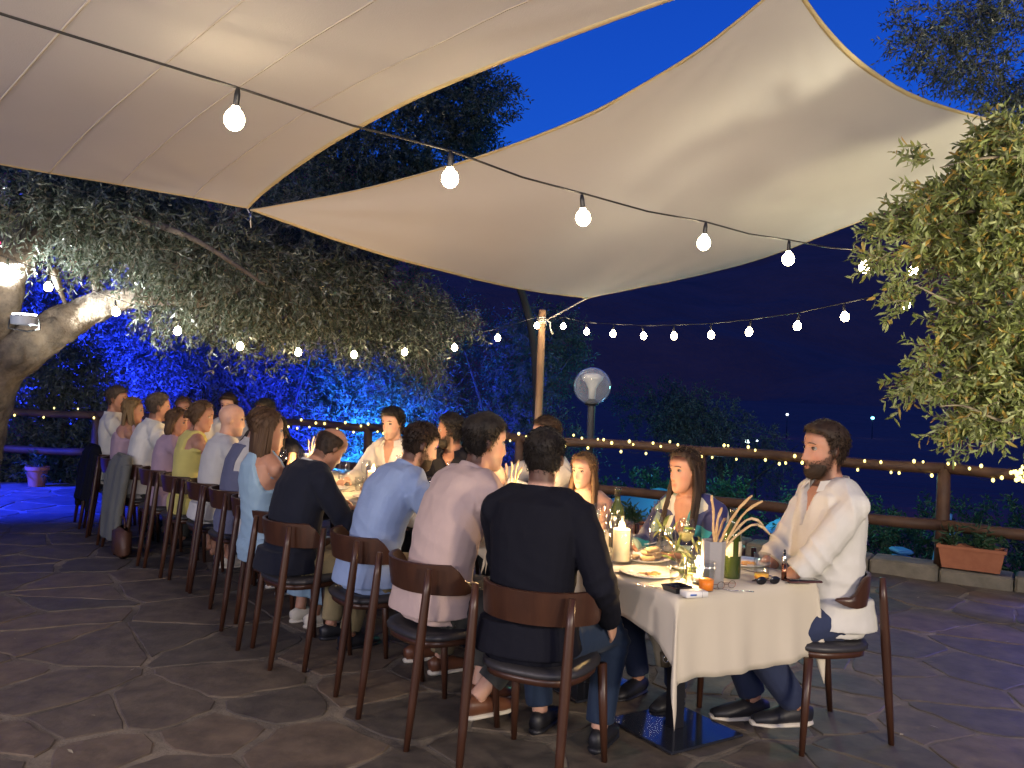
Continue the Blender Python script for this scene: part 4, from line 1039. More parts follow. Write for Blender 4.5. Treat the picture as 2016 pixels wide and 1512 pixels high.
def person(label, loc, rz, lean=12, side=0, head=(0, 0, 0), hfwd=0, sc=1.0, fem=False, belly=0., shw=1.0, voxel=.007,
           skin='fair', hair=('short', 'black'), top=None, legs=None, hands=((-.2, .38, .79), (.2, .38, .79)), curls=(.5, .5), palms=((0, 0, -1), (0, 0, -1)),
           feet=((-.12, .42), (.12, .42)), shoes=None, twist=0, beard=None, nose=1.0, slouch=.5, extras=(), footlift=(0, 0), dirs=(None, None), skirt=None):
    t = thing('person', label, 'person', (loc[0], loc[1], 0), rz); t.scale = (sc, sc, sc)
    hz_ = .545; lz = lambda deg: math.radians(deg)
    P = [Vector((0, -.035, hz_ - .09)), Vector((0, -.035, hz_))]; L0 = lean * (1 - slouch * .6); angs = [L0 * .5, L0 * .9, lean, lean * (1 + slouch * .5)]
    for a, l in zip(angs, (.13, .14, .13, .11)):
        P.append(P[-1] + Vector((math.sin(lz(side)) * l, math.sin(lz(a)) * l, math.cos(lz(a)) * l)))
    neckb = P[-1]; tw = lz(twist); ls = lz(lean)
    right = Vector((math.cos(tw), math.sin(tw), -math.sin(lz(side)))).normalized()
    updir = (P[-1] - P[-3]).normalized(); fwd = updir.cross(right) * -1
    if fwd.y < 0: fwd = -fwd
    sw = (.158 if fem else .182) * shw
    k = .9 if fem else 1.0
    def ring(c, w, d, i, o=0, n=24):
        f = i / 5.0; rt = Vector((math.cos(tw * f), math.sin(tw * f), 0)); j = min(i, len(P) - 2); u = (P[min(i + 1, 5)] - P[max(i - 1, 0)]).normalized(); rt = (rt - u * rt.dot(u)).normalized(); fw = u.cross(rt)
        if fw.y < 0: fw = -fw
        r = []
        for q in range(n):
            a = 2 * PI * q / n; ca, sa = math.cos(a), math.sin(a); e = .85
            b = belly * (1 if 0 < i < 4 else 0) * max(0, sa)
            bust = (.028 if fem and i == 4 else 0) * max(0, sa) * (1 - .5 * abs(math.cos(2 * a)) * 0)
            p = c + rt * (w + o) * math.copysign(abs(ca) ** e, ca) + fw * (d + o + b + bust) * math.copysign(abs(sa) ** e, sa)
            r.append(tuple(p))
        return r
    hipw = .175 if not fem else .172
    dims = [(hipw * .92, .12), (hipw, .128), ((.150 if not fem else .128) + belly * .25, .108), ((.158 if not fem else .132) + belly * .2, .112), (.172 * k, .118), (.165 * k, .098)]
    def torso(mb, o, top_i=5, shoulders=True, neckr=.062):
        rings = [ring(P[i], w, d, i, o) for i, (w, d) in enumerate(dims)]
        c5 = P[5] + updir * .035; rings.append(ring(c5, .115 * k, .075, 5, o * .7)); c6 = P[5] + updir * .065; rings.append(ring(c6, neckr + .004, neckr, 5, o * .5))
        mb.loft(rings)
        for s in (-1, 1):
            mb.tube([P[5] - right * s * .0 + updir * .01, P[5] + right * s * sw * .6 + updir * .012, P[5] + right * s * sw - updir * .03], [(.06 + o, .052 + o), (.062 + o, .053 + o), (.052 + o, .05 + o)], 14, up=updir)
            mb.ell(P[5] + right * s * sw - updir * .034, (.052 + o, .052 + o, .056 + o), 14, 9)
    # head frame
    hy, hp, hr = [lz(a) for a in head]
    Rm = Matrix.Rotation(hy + tw, 3, 'Z') @ Matrix.Rotation(hp, 3, 'X') @ Matrix.Rotation(hr, 3, 'Y')
    nkd = (updir * .55 + Vector((0, .25 + .4 * math.sin(ls), .75))).normalized()
    neck_t = neckb + updir * .03 + nkd * .075 + fwd * hfwd
    hc = neck_t + Rm @ Vector((0, .022, .085))
    hsc = .955 if fem else 1.0
    # arms
    shs = {}; arms = []
    for i, s in enumerate((-1, 1)):
        sh = P[5] + right * s * sw - updir * .038; tgt = Vector(hands[i]); l1, l2 = (.275, .245) if not fem else (.255, .23)
        el, wr = ik(sh, tgt, l1, l2, Vector((s * .55, -.35, -1))); arms.append((sh, el, wr))
    # legs
    lg = []
    for i, s in enumerate((-1, 1)):
        hip = Vector((s * .09, -.05, hz_ - .02)); an = Vector((feet[i][0], feet[i][1], .085 + footlift[i])); kn, an = ik(hip, an, .44, .42, Vector((s * .15 + feet[i][0] * .5, .8, .75))); lg.append((hip, kn, an))
    # ---- body
    b = MB(); torso(b, -.006 if top else 0)
    nr = .05 if fem else .060
    b.tube([neckb - updir * .05, neckb + updir * .02, neck_t, hc + Rm @ Vector((0, -.018, -.03))], [nr * 1.25, nr * 1.02, nr * .93, nr * .95], 16)
    rings = face_rings(44); hr_ = []
    for r in rings:
        rr = []
        for p in r:
            q = Rm @ Vector(face_relief(p, fem, nose) * hsc) + hc; rr.append(tuple(q))
        hr_.append(rr)
    b.loft(hr_)
    for s in (-1, 1):
        e0 = Rm @ Vector((s * .0755 * hsc, -.012, .002)) + hc
        b.ell(e0, (.0075, .0165, .029), 12, 8, R=Rm @ Matrix.Rotation(s * -.35, 3, 'Z') @ Matrix.Rotation(.18, 3, 'X'))
    for i, ((sh, el, wr), cu, pn) in enumerate(zip(arms, curls, palms)):
        f = .86 if fem else 1
        b.tube([sh, sh.lerp(el, .4), el, el.lerp(wr, .35), wr.lerp(el, .1), wr], [.050 * f, .046 * f, .039 * f, .041 * f, .029 * f, .026 * f], 14)
        d = dirs[i] if dirs[i] else (wr - el); hand(b, wr, d, pn, curl=cu, mirror=-1 if i == 0 else 1)
    for (hip, kn, an) in lg:
        b.tube([hip, hip.lerp(kn, .5), kn, kn.lerp(an, .3), kn.lerp(an, .8), an], [.083, .074, .056, .054, .036, .036], 14)
        ft = an - Vector((0, 0, .03)); b.tube([ft + Vector((0, -.05, -.01)), ft + Vector((0, .02, -.0)), ft + Vector((0, .12, -.025)), ft + Vector((0, .19, -.035))], [(.03, .03), (.034, .036), (.042, .024), (.03, .013)], 12)
    me = remesh(b, voxel, 2, 'body')
    v = get_v(me); Ri = np.array(Rm.transposed()); hl = (v - np.array(hc)) @ Ri.T / hsc
    tint = np.ones((len(v), 3)); inh = (np.abs(hl[:, 0]) < .09) & (hl[:, 1] > .03) & (hl[:, 2] > -.125) & (hl[:, 2] < .13)
    gl = np.exp(-(hl[:, 0] / .022) ** 4 - ((hl[:, 2] + .0725) / .0095) ** 2) * inh
    tint = tint * (1 - gl[:, None]) + gl[:, None] * np.array([.80, .42, .42] if fem else [.85, .58, .55])
    chk = (np.exp(-((np.abs(hl[:, 0]) - .045) / .02) ** 2 - ((hl[:, 2] + .03) / .02) ** 2) * inh)[:, None]; tint *= 1 - chk * np.array([0, .12, .1])
    if not fem:      # shaved-beard shadow on jaw
        st = sstep(-.045, -.07, hl[:, 2]) * sstep(.0, .03, hl[:, 1]) * (hl[:, 2] > -.13) * (1 - gl); tint *= 1 - st[:, None] * np.array([.34, .30, .26])
    if hair and hair[0] in ('short', 'curly', 'quiff'):   # fade at the nape and temples: close cropped hair
        pass
    if hair and hair[0] != 'buzz':      # hair roots showing through the skin soften every hairline
        hx, hy, hz3 = hl[:, 0], hl[:, 1], hl[:, 2]
        fr = .066 if hair[0] in ('short', 'bald_ring') else .078; u1 = np.clip((hy - .005) / .04, 0, 1); lim = np.where(hy > .045, fr - .01 * (np.abs(hx) / .06) ** 2, np.where(hy > .005, -.012 * (1 - u1) + (fr - .012) * u1, np.where(hy > -.03, -.03, -.088)))
        rt = sstep(lim - .016, lim + .006, hz3) * (np.linalg.norm(hl, axis=1) < .16) * (hz3 > -.095)
        if hair[0] == 'bald_ring': rt = rt * sstep(.085, .05, hz3 + .25 * np.maximum(0, hy)) * .8
        tint *= 1 - rt[:, None] * (np.array([.80, .84, .86]) if hair[1] in ('black', 'dark') else np.array([.5, .55, .6]))
    if beard:
        bz, by_ = hl[:, 2], hl[:, 1]; edge = -.046 + .038 * np.clip((.055 - by_) / .05, 0, 1)
        rt = sstep(edge + .012, edge - .014, bz) * sstep(-.022, .004, by_) * (bz > -.16) * (np.abs(hl[:, 0]) < .1) * (1 - gl * .8) * (1 - .75 * np.exp(-((np.abs(hl[:, 0]) - .034) / .012) ** 2 - ((bz + .05) / .008) ** 2))
        rt = np.maximum(rt, sstep(.03, .0, bz) * np.exp(-((by_ - .008) / .013) ** 2) * (np.abs(hl[:, 0]) > .045) * (bz > -.1)) * .9
        tint *= 1 - rt[:, None] * np.array([.88, .91, .92])
    col_attr(me, tint)
    link('body', me, MSKIN[skin], t)
    # ---- eyes
    for s in (-1, 1):
        c = Rm @ (Vector((s * .031, .0685, .011)) * hsc) + hc
        ey = part('eye', MB().ell(c, (.0125, .012, .0105), 14, 10, R=Rm), MEYE, t)
        part('iris', MB().ell(c + Rm @ Vector((0, .0085, -.0005)), (.0072, .0045, .0072), 10, 8, R=Rm), MIRIS, ey)
        br = MB(); pts = [Rm @ (Vector((s * xx, yy, zz)) * hsc) + hc for xx, yy, zz in ((.014, .0935, .0325), (.027, .0925, .0358), (.040, .086, .0345), (.05, .077, .029))]
        part('eyebrow', br.tube(pts, [(.0016, .002), (.0026, .0022), (.0022, .002), (.001, .0015)], 6), HAIR['dark'] if hair and hair[1] in ('blonde', 'dirty', 'highlight') else (HAIR['grey'] if hair and hair[1] == 'grey' else MBROW), t)
        # upper lid
        pts = [Rm @ (Vector((s * .031 + xx, .0805 - abs(xx) * .28, .0165 - (xx / .016) ** 2 * .005)) * hsc) + hc for xx in (-.015, -.008, 0, .008, .015)]
        part('eyelid', MB().tube(pts, [.001, .002, .0024, .002, .001], 6), MSKIN[skin] if not fem else MBROW, t)
    # ---- hair
    if hair:
        hh(t, hair, Rm, hc, hsc, label, fem)
    if beard:
        bc, ln = beard
        def fb(p):
            x, y, z = p; m = sstep(-.050, -.066, z - .010 * float(np.exp(-(x / .02) ** 2))) * sstep(.005, .03, y)
            m = max(m, sstep(.012, -.01, z) * math.exp(-((y - .010) / .016) ** 2) * (abs(x) > .04) * .5)
            m *= 1 - .9 * math.exp(-((x) / .017) ** 2 - ((z + .0725) / .0055) ** 2) * (y > .05)
            m *= 1 - .8 * math.exp(-((abs(x) - .03) / .012) ** 2 - ((z + .045) / .008) ** 2) * (y > .05)
            return -.006 + (.006 + ln * float(.25 + .75 * sstep(-.05, -.09, z))) * m
        bo = part('beard', shell(fb, Rm, hc, 64, hsc), HAIR[bc], t)
        def bm(p):
            x, y, z = p
            m = float(sstep(-.030 , -.045, z - .03 * max(0, min(1, (.055 - y) / .05))) * sstep(-.02, .0, y)); m *= 1 - math.exp(-((x) / .02) ** 2 - ((z + .0725) / .007) ** 2)
            m = max(m, float(sstep(.02, .0, z) * math.exp(-((y - .012) / .016) ** 2)) * (abs(x) > .04)); return m
        strands(Rm, hc, bm, 2600 if ln > .005 else 1500, .006 + ln * .8, 5, hsc, comb=(0, .25, -1), lift=.25, mt=HAIR[bc], parent=bo, w=.0009, off=.0005 + ln * .25)
    # ---- clothes
    if top: clothes_top(t, top, torso, arms, P, right, updir, fwd, neckb, voxel, fem, lg, sw)
    if 'vest' in extras:
        m = MB(); torso(m, .024); me = remesh(m, max(voxel, .008), 2, 'vest'); v = get_v(me); n = get_n(me); o = np.array(neckb); rel = v - o
        rx, ry, ru = rel @ np.array(right), rel @ np.array(fwd), rel @ np.array(updir)
        mk = np.maximum(sstep(.118, .132, np.abs(rx)) * (ru > -.17), sstep(.02, .03, ru)); v -= n * (mk * .035)[:, None]; set_v(me, v); folds(me, P, [], None, .003, 4); link('vest', me, C_VEST, t)
    if legs: clothes_legs(t, legs, lg, P, ring, dims, voxel, skirt)
    if shoes:
        for (hip, kn, an) in lg:
            ft = an - Vector((0, 0, .085)); m = MB()
            m.tube([ft + Vector((0, -.065, .045)), ft + Vector((0, -.03, .05)), ft + Vector((0, .05, .048)), ft + Vector((0, .13, .036)), ft + Vector((0, .2, .028))], [(.025, .034), (.036, .045), (.043, .042), (.047, .03), (.03, .018)], 14, up=(0, 0, 1))
            sh_ = part('shoe', m, shoes[0], t)
            s_ = MB(); s_.tube([ft + Vector((0, -.07, .012)), ft + Vector((0, -.04, .01)), ft + Vector((0, .05, .01)), ft + Vector((0, .14, .01)), ft + Vector((0, .21, .014))], [(.02, .012), (.038, .014), (.045, .014), (.049, .013), (.026, .01)], 14, up=(0, 0, 1))
            part('sole', s_, shoes[1], sh_)
    return t, dict(P=P, arms=arms, hc=hc, Rm=Rm, right=right, up=updir, fwd=fwd, legs=lg)


def strands(R, c, mask, n, L, seed, sc, comb=(0, -.5, -.8), lift=.35, mt=None, parent=None, w=.0011, off=.008):
    rs_ = np.random.RandomState(seed); rings = face_rings(40); pts = np.array([p for r in rings for p in r]); idx = rs_.choice(len(pts), n * 6)
    V = []; F_ = []
    cnt = 0; c = np.array(c); Ra = np.array(R); cb = np.array(comb, float)
    for i in idx:
        p = pts[i] + rs_.normal(0, .003, 3)
        if mask(p) < .6: continue
        nn = p - np.array([0, -.005, .012]); nn /= np.linalg.norm(nn); t_ = cb + rs_.normal(0, .35, 3); t_ -= nn * (t_ @ nn); t_ /= np.linalg.norm(t_) + 1e-6
        d = t_ + nn * (lift + rs_.uniform(-.1, .3)); d /= np.linalg.norm(d); s_ = np.cross(d, nn); s_ /= np.linalg.norm(s_) + 1e-6
        b = p + nn * off; l = L * rs_.uniform(.5, 1.2); m_ = b + d * l * .5; e = b + d * l * .95 - nn * l * .15 + np.array([0, 0, -l * .1])
        q = [b - s_ * w, b + s_ * w, m_ + s_ * w, e, m_ - s_ * w]; k = len(V); V += [Ra @ (a * sc) + c for a in q]; F_.append([k + j for j in range(5)]); cnt += 1
        if cnt >= n: break
    if V: link('strands', fast_mesh('strands', V, F_, 5, False), mt, parent)['kind'] = 'stuff'


def hh(t, hair, R, c, sc, label, fem):
    kind, colr = hair[0], hair[1]; M = HAIR[colr]; seed = sum(map(ord, label)) % 997; th = hair[2] if len(hair) > 2 else .014
    near = len(label) and c is not None
    rs_ = random.Random(seed)
    def hairline(p, front=.066, side_=.0, back=-.085):
        x, y, z = p
        # lower limit of hair as a function of direction
        if y > .045: lim = front - .012 * min(1, abs(x) / .05) * 0 + .010 * (abs(x) / .06) ** 2 * -1
        elif y > .005: u = (y - .005) / .04; lim = (-.012) * (1 - u) + (front - .012) * u
        elif y > -.03: u = (y + .03) / .035; lim = back * .55 * (1 - u) + (-.012) * u
        else: lim = back + .03 * max(0, (y + .08) / .05) * 0
        return float(sstep(lim - .006, lim + .012, z))
    if kind in ('short', 'quiff', 'curly'):
        def f(p):
            m = hairline(p, .080 if kind != 'short' else .072); x, y, z = p
            topk = float(sstep(.02, .09, z)); T_ = th * (.38 + .62 * topk) + (.010 * float(sstep(.03, .08, y)) * topk if kind == 'quiff' else 0)
            ns = .0022 * math.sin(x * 210 + seed) * math.sin(y * 190 + z * 150)
            if kind == 'curly': ns = .006 * math.sin(x * 150 + seed) * math.sin(y * 140 + 1) * math.sin(z * 160)
            return -.007 + (.007 + T_ + ns) * m
        h = part('hair', shell(f, R, c, 60, sc), M, t)
        strands(R, c, lambda p: hairline(p, .082 if kind != 'short' else .074), 2600 if kind != 'curly' else 2600, .020 if kind != 'curly' else .026, seed, sc, comb=(.2, .35 if kind == 'quiff' else -.1, -.55), lift=.3 if kind != 'curly' else .9, mt=M, parent=h, off=th * .45)
    elif kind == 'buzz':
        def f(p): return -.006 + (.006 + .0035) * hairline(p, .07) + .0004 * math.sin(p[0] * 800) * math.sin(p[2] * 700)
        part('hair', shell(f, R, c, 60, sc), M, t)
    elif kind == 'bald_ring':
        def g_(p):
            x, y, z = p; m = hairline(p, .2); return m * float(sstep(.082, .055, z + .25 * max(0, y)))
        h = part('hair', shell(lambda p: -.007 + (.007 + .009 + .002 * math.sin(p[0] * 200) * math.sin(p[2] * 180)) * g_(p), R, c, 60, sc), M, t)
        strands(R, c, g_, 900, .018, seed, sc, comb=(0, -.6, -.6), mt=M, parent=h, off=.004)
    elif kind in ('long', 'bob', 'bun', 'wavy'):
        def f(p):
            x, y, z = p; m = hairline(p, .092, back=-.115) * (.35 + .65 * float(sstep(.075, .02, y)) if z < .1 else 1)
            part_ = .006 * math.exp(-(x / .006) ** 2) * (y > -.02)
            return -.007 + (.007 + .016 - part_ + .0018 * math.sin(x * 260 + seed)) * m
        mb = shell(f, R, c, 60, sc); sp = []
        if kind != 'bun':
            Lh = hair[3] if len(hair) > 3 else (.42 if kind in ('long', 'wavy') else .2)
            n = 74
            for i in range(n):
                a = math.radians(-68 + (316) * i / (n - 1)) + rs_.uniform(-.05, .05)   # angle from +x, going round the back
                ang_ = a - PI if False else a
                th_ = math.radians(74) + (math.radians(212)) * i / (n - 1)             # measured from +Y (front) clockwise
                sx, cy = math.sin(th_), math.cos(th_); q = rs_.uniform(.9, 1.1)
                st = (sx * .058 * q, cy * .062 * q - .012, .088 + rs_.uniform(-.012, .018)); w_ = 1 + (.12 if kind != 'bob' else .22)
                md = (sx * .095 * w_, cy * .085 - .018 - (.01 if cy < .3 else 0), -.03 + rs_.uniform(-.02, .02))
                LL = Lh * rs_.uniform(.82, 1.05) * (.92 if cy > .2 else 1)
                en = (sx * (.092 if kind != 'bob' else .075) + rs_.uniform(-.01, .01), cy * (.055 if cy < 0 else .10) - .03, .07 - LL)
                if kind != 'bob' and cy > -.45: en = (sx * .125 + rs_.uniform(-.015, .015), .085 + .04 * cy, .07 - LL); md = (md[0] * 1.05, md[1] - .01, md[2] - .02)
                sp.append((st, md, en, .0105 * rs_.uniform(.8, 1.2)))
                if i % 2 == 0: sp.append(((st[0] * .8, st[1] * .9, st[2] + .012), (md[0] * .92, md[1] * .93, md[2]), (en[0] * .85, en[1] * .85, en[2] + .01), .010))
            locks(mb, R, c, sp, seed, sc)
        else:
            bc = Vector((0, -.112, .005)); q = R @ bc + Vector(c); mb.ell(q, (.040, .032, .036), 14, 10)
            for i in range(16):
                a = i * .7; pts = [q + R @ Vector((math.cos(a + k_ * .8) * .036, -.012 + .012 * math.sin(k_ + a), math.sin(a + k_ * .8) * .032)) for k_ in range(4)]; mb.tube(pts, [.008, .010, .009, .005], 6)
            for i in range(26):
                th_ = math.radians(30 + 300 * i / 25); sx, cy = math.sin(th_), math.cos(th_)
                sp.append(((sx * .06, cy * .075 - .0, .075), (sx * .088, cy * .06 - .03, .03), (sx * .02, -.105, .0), .009))
            locks(mb, R, c, sp, seed, sc)
            for i in range(10):
                s_ = rs_.choice((-1, 1)); sp2 = [((s_ * .07, .0, .0), (s_ * .08, -.02, -.05), (s_ * .06, -.04, -.10 - rs_.random() * .04), .0035)]; locks(mb, R, c, sp2, seed + i, sc)
        h = part('hair', mb, M, t)
        strands(R, c, lambda p: hairline(p, .096, back=-.115) * (p[1] < .045), 900, .03, seed, sc, comb=(0, -.3, -.9), lift=.12, mt=M, parent=h, off=.014)


def folds(me, P, arms, lg, amp, seed):
    amp = amp * 1.7
    v = get_v(me); n = get_n(me); d = np.zeros(len(v)); rs_ = np.random.RandomState(seed)
    d += amp * .55 * nz(v * [1, 1, .6], 17, seed, 2)
    def crease(c, ax, r, fr, a):       # ring-like folds around a joint
        c = np.array(c); w = np.exp(-(np.linalg.norm(v - c, axis=1) / r) ** 2); ax = np.array(ax) / np.linalg.norm(ax)
        ph = (v - c) @ ax + .036 * nz(v, 8, seed + 5, 2); return a * w * (1 - np.abs(np.sin(ph * fr)) * 2) 
    for sh, el, wr in arms:
        d += crease(el, (wr - sh) + Vector((.12, 0, .1)), .09, 48, amp * .6); d += crease(wr, (wr - el), .06, 60, amp * .35); d += crease(sh, (el - sh) + Vector((0, 0, .2)), .1, 42, amp * .7)
    d += crease(P[2], (.45, .1, 1), .16, 48, amp * .5); d += crease(P[1], (-.5, .1, 1), .14, 55, amp * .5); d += crease(P[4] , (.9, .1, .5), .12, 40, amp * .4)
    for hip, kn, an in (lg or []): d += crease(hip, kn - hip, .12, 60, amp); d += crease(kn, an - kn, .1, 60, amp)
    set_v(me, v + n * d[:, None])


def clothes_top(t, top, torso, arms, P, right, updir, fwd, neckb, voxel, fem, lg, sw):
    """top = dict(mat, sleeve 'long'|'short'|'none'|'rolled', thick, collar, vneck, open, tail, name)"""
    M = top['mat']; th = top.get('thick', .012); m = MB(); torso(m, th); sl = top.get('sleeve', 'long')
    name = top.get('name', 'shirt'); vx = max(voxel * 1.15, .007)
    if top.get('tail'):
        pass
    for (sh, el, wr) in arms:
        f = .86 if fem else 1; e = top.get('loose', .012)
        if sl == 'none': continue
        if sl == 'short': m.tube([sh - (el - sh) * .05, sh, sh.lerp(el, .35), sh.lerp(el, .72)], [.05 * f + e, .056 * f + e, .054 * f + e, .055 * f + e + .004], 14)
        elif sl == 'rolled': m.tube([sh, sh.lerp(el, .4), el, el.lerp(wr, .35), el.lerp(wr, .38)], [.056 * f + e, .053 * f + e, .047 * f + e, .047 * f + e, .052 * f + e], 14)
        else: m.tube([sh, sh.lerp(el, .4), sh.lerp(el, .8), el, el.lerp(wr, .3), el.lerp(wr, .8), el.lerp(wr, .94)], [.056 * f + e, .053 * f + e, .048 * f + e, .050 * f + e, .046 * f + e, .036 * f + e, .034 * f + e * .8], 14)
    if top.get('hem'):     # a hem dropping over the hips / jacket skirt
        h = top['hem']; r0 = []
        c = P[0]; 
        for (dz, w, d) in ((.16, .176, .138), (.07, .194, .158), (.035, .198, .163)):
            r0.append([(c.x + (w + th) * math.copysign(abs(math.cos(a)) ** .8, math.cos(a)), c.y - .01 + (d + th) * math.copysign(abs(math.sin(a)) ** .8, math.sin(a)), c.z + dz) for a in [2 * PI * q / 28 for q in range(28)]])
        r0.reverse(); m.loft(r0)
    me = remesh(m, vx, 2, name)
    v = get_v(me); n = get_n(me); o = np.array(neckb + updir * .03); rel = v - o; rx, ry, ru = rel @ np.array(right), rel @ np.array(fwd), rel @ np.array(updir)
    vn = top.get('vneck', 0)
    if vn:
        w = np.clip((ru + vn) / vn, 0, 1) * .055 + .004
        mask = sstep(.008, -.004, np.abs(rx) - w) * (ry > .02) * (ru > -vn) * (ru < .12)
        v -= n * (mask * (th + .014))[:, None]
    if top.get('strap'):    # sleeveless dress: bare upper back and shoulders
        s_ = top['strap']; depth = s_[0]
        mask = sstep(-depth - .012, -depth + .006, ru + (np.abs(rx) * .4 if s_[1] == 'back' else 0)) * np.where(s_[1] == 'tube', 1., np.where(ry < .02, 1., 0.))
        if s_[1] == 'halter': mask = sstep(.055, .068, np.abs(rx) - (ru * -.42)) * (ru > -.19)
        if s_[1] == 'wide': mask = sstep(.10, .115, np.abs(rx)) * (ru > -.11)
        v -= n * (np.clip(mask, 0, 1) * (th + .014))[:, None]
    set_v(me, v); folds(me, P, [] if sl in ('none',) else arms, None, top.get('amp', .0045), int(abs(P[3].y * 9999)) % 97)
    o_ = link(name, me, M, t)
    if top.get('collar', True) and not fem or top.get('collar') == 'force':
        cm = top.get('collar_mat', M); mb = MB(); vn_ = vn; n_ = 26; rin = []; 
        base = neckb + updir * .054
        gap = math.radians(34 if vn else 14); pts = []
        for i in range(n_ + 1):
            a = -PI / 2 + gap * 0 + (2 * PI - 2 * gap) * (i / n_ - .5)      # centred at the nape (-fwd)
            rr = .073 + .012 * abs(i / n_ - .5) * 2; fr = abs(i / n_ - .5) * 2
            cdir = right * math.cos(a) + fwd * math.sin(a); b0 = base + cdir * (rr + .003) - updir * (.022 + .03 * fr ** 3) + fwd * .008
            tp = base + cdir * (rr + .0) + updir * (.026 - .022 * fr ** 2) + fwd * .008
            ot = base + cdir * (rr + .016 + .02 * fr ** 3) - updir * (.010 + .03 * fr ** 3) + fwd * .01
            pts.append([tuple(b0), tuple(tp), tuple(tp + cdir * .004 + updir * .001), tuple(ot), tuple(ot - cdir * .005), tuple(base + cdir * (rr + .006) - updir * .01 + fwd * .008)])
        mb.loft(pts); part('collar', mb, cm, o_, auto=60)


def clothes_legs(t, legs, lg, P, ring, dims, voxel, skirt):
    M = legs['mat']; m = MB(); e = legs.get('loose', .014); vx = max(voxel * 1.3, .009)
    m.loft([ring(P[0], dims[0][0] * .98, dims[0][1] * .98, 0, e - .012), ring(P[1], dims[1][0] * .99, dims[1][1] * .99, 1, e - .010), ring(P[1] + Vector((0, .0, .06)), .165, .115, 1, e - .012)])
    if skirt:
        for (hip, kn, an) in lg: m.tube([hip, hip.lerp(kn, .5), kn, kn + Vector((0, .01, -skirt * .35)), kn + Vector((0, -.02, -skirt))], [.10, .098, .09, .10, .115], 14)
        c = (lg[0][1] + lg[1][1]) / 2; h = (lg[0][0] + lg[1][0]) / 2
        m.tube([h, h.lerp(c, .5), c, c - Vector((0, 0, skirt))], [(.09, .075), (.09, .07), (.09, .07), (.09, .06)], 14, up=(0, 0, 1))
    else:
        L = legs.get('len', .93)
        for (hip, kn, an) in lg:
            m.tube([hip, hip.lerp(kn, .5), kn.lerp(hip, .1), kn.lerp(an, .1), kn.lerp(an, .5), kn.lerp(an, L)], [.087 + e, .078 + e, .074 + e, .073 + e, .055 + e, .046 + e * 1.1], 14)
    me = remesh(m, vx, 2, 'trousers'); folds(me, P, [], lg, .005, 5); link(legs.get('name', 'trousers'), me, M, t)

# ------------------------------------------------------------------ the guests
def lw(x, y, rz, p):      # local point -> not needed, kept simple
    return p
C_WHITE = cloth_mat('white_cotton', (.60, .58, .53)); C_PINK = cloth_mat('pale_pink_cotton', (.54, .41, .37)); C_BLUE = cloth_mat('light_blue_cotton', (.27, .36, .56))
C_NAVY = cloth_mat('navy_wool', (.008, .010, .020)); C_BLACK = cloth_mat('black_wool', (.006, .0065, .012), sheen=0); C_VEST = cloth_mat('slate_vest_cloth', (.13, .14, .22))
C_SKY = cloth_mat('sky_blue_satin', (.27, .40, .52), .5); C_YEL = cloth_mat('yellow_cloth', (.60, .52, .16)); C_LAV = cloth_mat('lilac_cloth', (.38, .27, .33))
C_CORAL = cloth_mat('coral_cloth', (.70, .28, .18)); C_GREYT = cloth_mat('grey_trouser_cloth', (.055, .055, .05)); C_KHAKI = cloth_mat('khaki_cloth', (.30, .24, .13))
C_JEAN = cloth_mat('dark_denim', (.02, .035, .07)); C_INK = cloth_mat('blue_denim', (.03, .04, .085)); C_JACK = cloth_mat('grey_green_linen', (.13, .135, .125)); C_TEAL = None
m = mat('printed_silk', (.03, .20, .24), .5, bump=.004, bscale=14); nt = m.node_tree; b = nt.nodes['Principled BSDF']
vo = nt.nodes.new('ShaderNodeTexVoronoi'); vo.inputs['Scale'].default_value = 11; rp = nt.nodes.new('ShaderNodeValToRGB'); rp.color_ramp.interpolation = 'CONSTANT'
el = rp.color_ramp.elements; el[0].color = (.02, .025, .09, 1); el[1].position = .35; el[1].color = (.02, .22, .27, 1)
for ps, cc in ((.6, (.25, .34, .28)), (.75, (.03, .03, .11)), (.9, (.45, .42, .34))): e = el.new(ps); e.color = (*cc, 1)
sx = nt.nodes.new('ShaderNodeSeparateColor'); nt.links.new(vo.outputs['Color'], sx.inputs[0]); nt.links.new(sx.outputs[0], rp.inputs[0]); nt.links.new(rp.outputs[0], b.inputs['Base Color']); C_TEAL = m
tcn = nt.nodes.new('ShaderNodeTexCoord'); nt.links.new(tcn.outputs['Object'], vo.inputs[0])


def off(c, f, s):       # f metres forward (towards the table), s metres along the row away from camera
    return (c[0] + W2[0] * f + U2[0] * s, c[1] + W2[1] * f + U2[1] * s)
def seat(c, rz, clabel, fwd_=.02):
    far = c[0] < -1.3 and abs(rz - AL) < .2
    chair(c[0] + (.12 if far else 0), c[1], rz, clabel)
    if far: c = (c[0] + .09, c[1])
    return (c[0] - math.sin(rz) * fwd_, c[1] + math.cos(rz) * fwd_)
LAB = 'wooden chair '
SH = lambda m_, **k: dict(mat=m_, **k)
D = math.degrees; R_ = math.radians
# --- left row, nearest first
# dark suit
p = seat((.165, 3.57), AL + R_(24), LAB + 'of the man in the black jacket, nearest to the camera')
info_dark = person('man in dark blazer with cropped black hair seen from behind, nearest to camera', (p[0] - .05, p[1] + .0), AL + R_(27), lean=7, sc=1.02, head=(6, -2, 0), skin='fair', hair=('short', 'black', .010), shw=1.02, voxel=.0065,
       top=SH(C_BLACK, name='jacket', thick=.022, loose=.018, hem=.02, amp=.005), legs=SH(C_JEAN), hands=((-.24, .34, .60), (.27, .17, .58)), dirs=(None, (0.0, .6, -.6)), palms=((0, 0, -1), (-1, 0, 0)), curls=(.5, .6),
       feet=((-.10, .36), (.20, .30)), shoes=(MBLKS, MBLKS), slouch=.6)
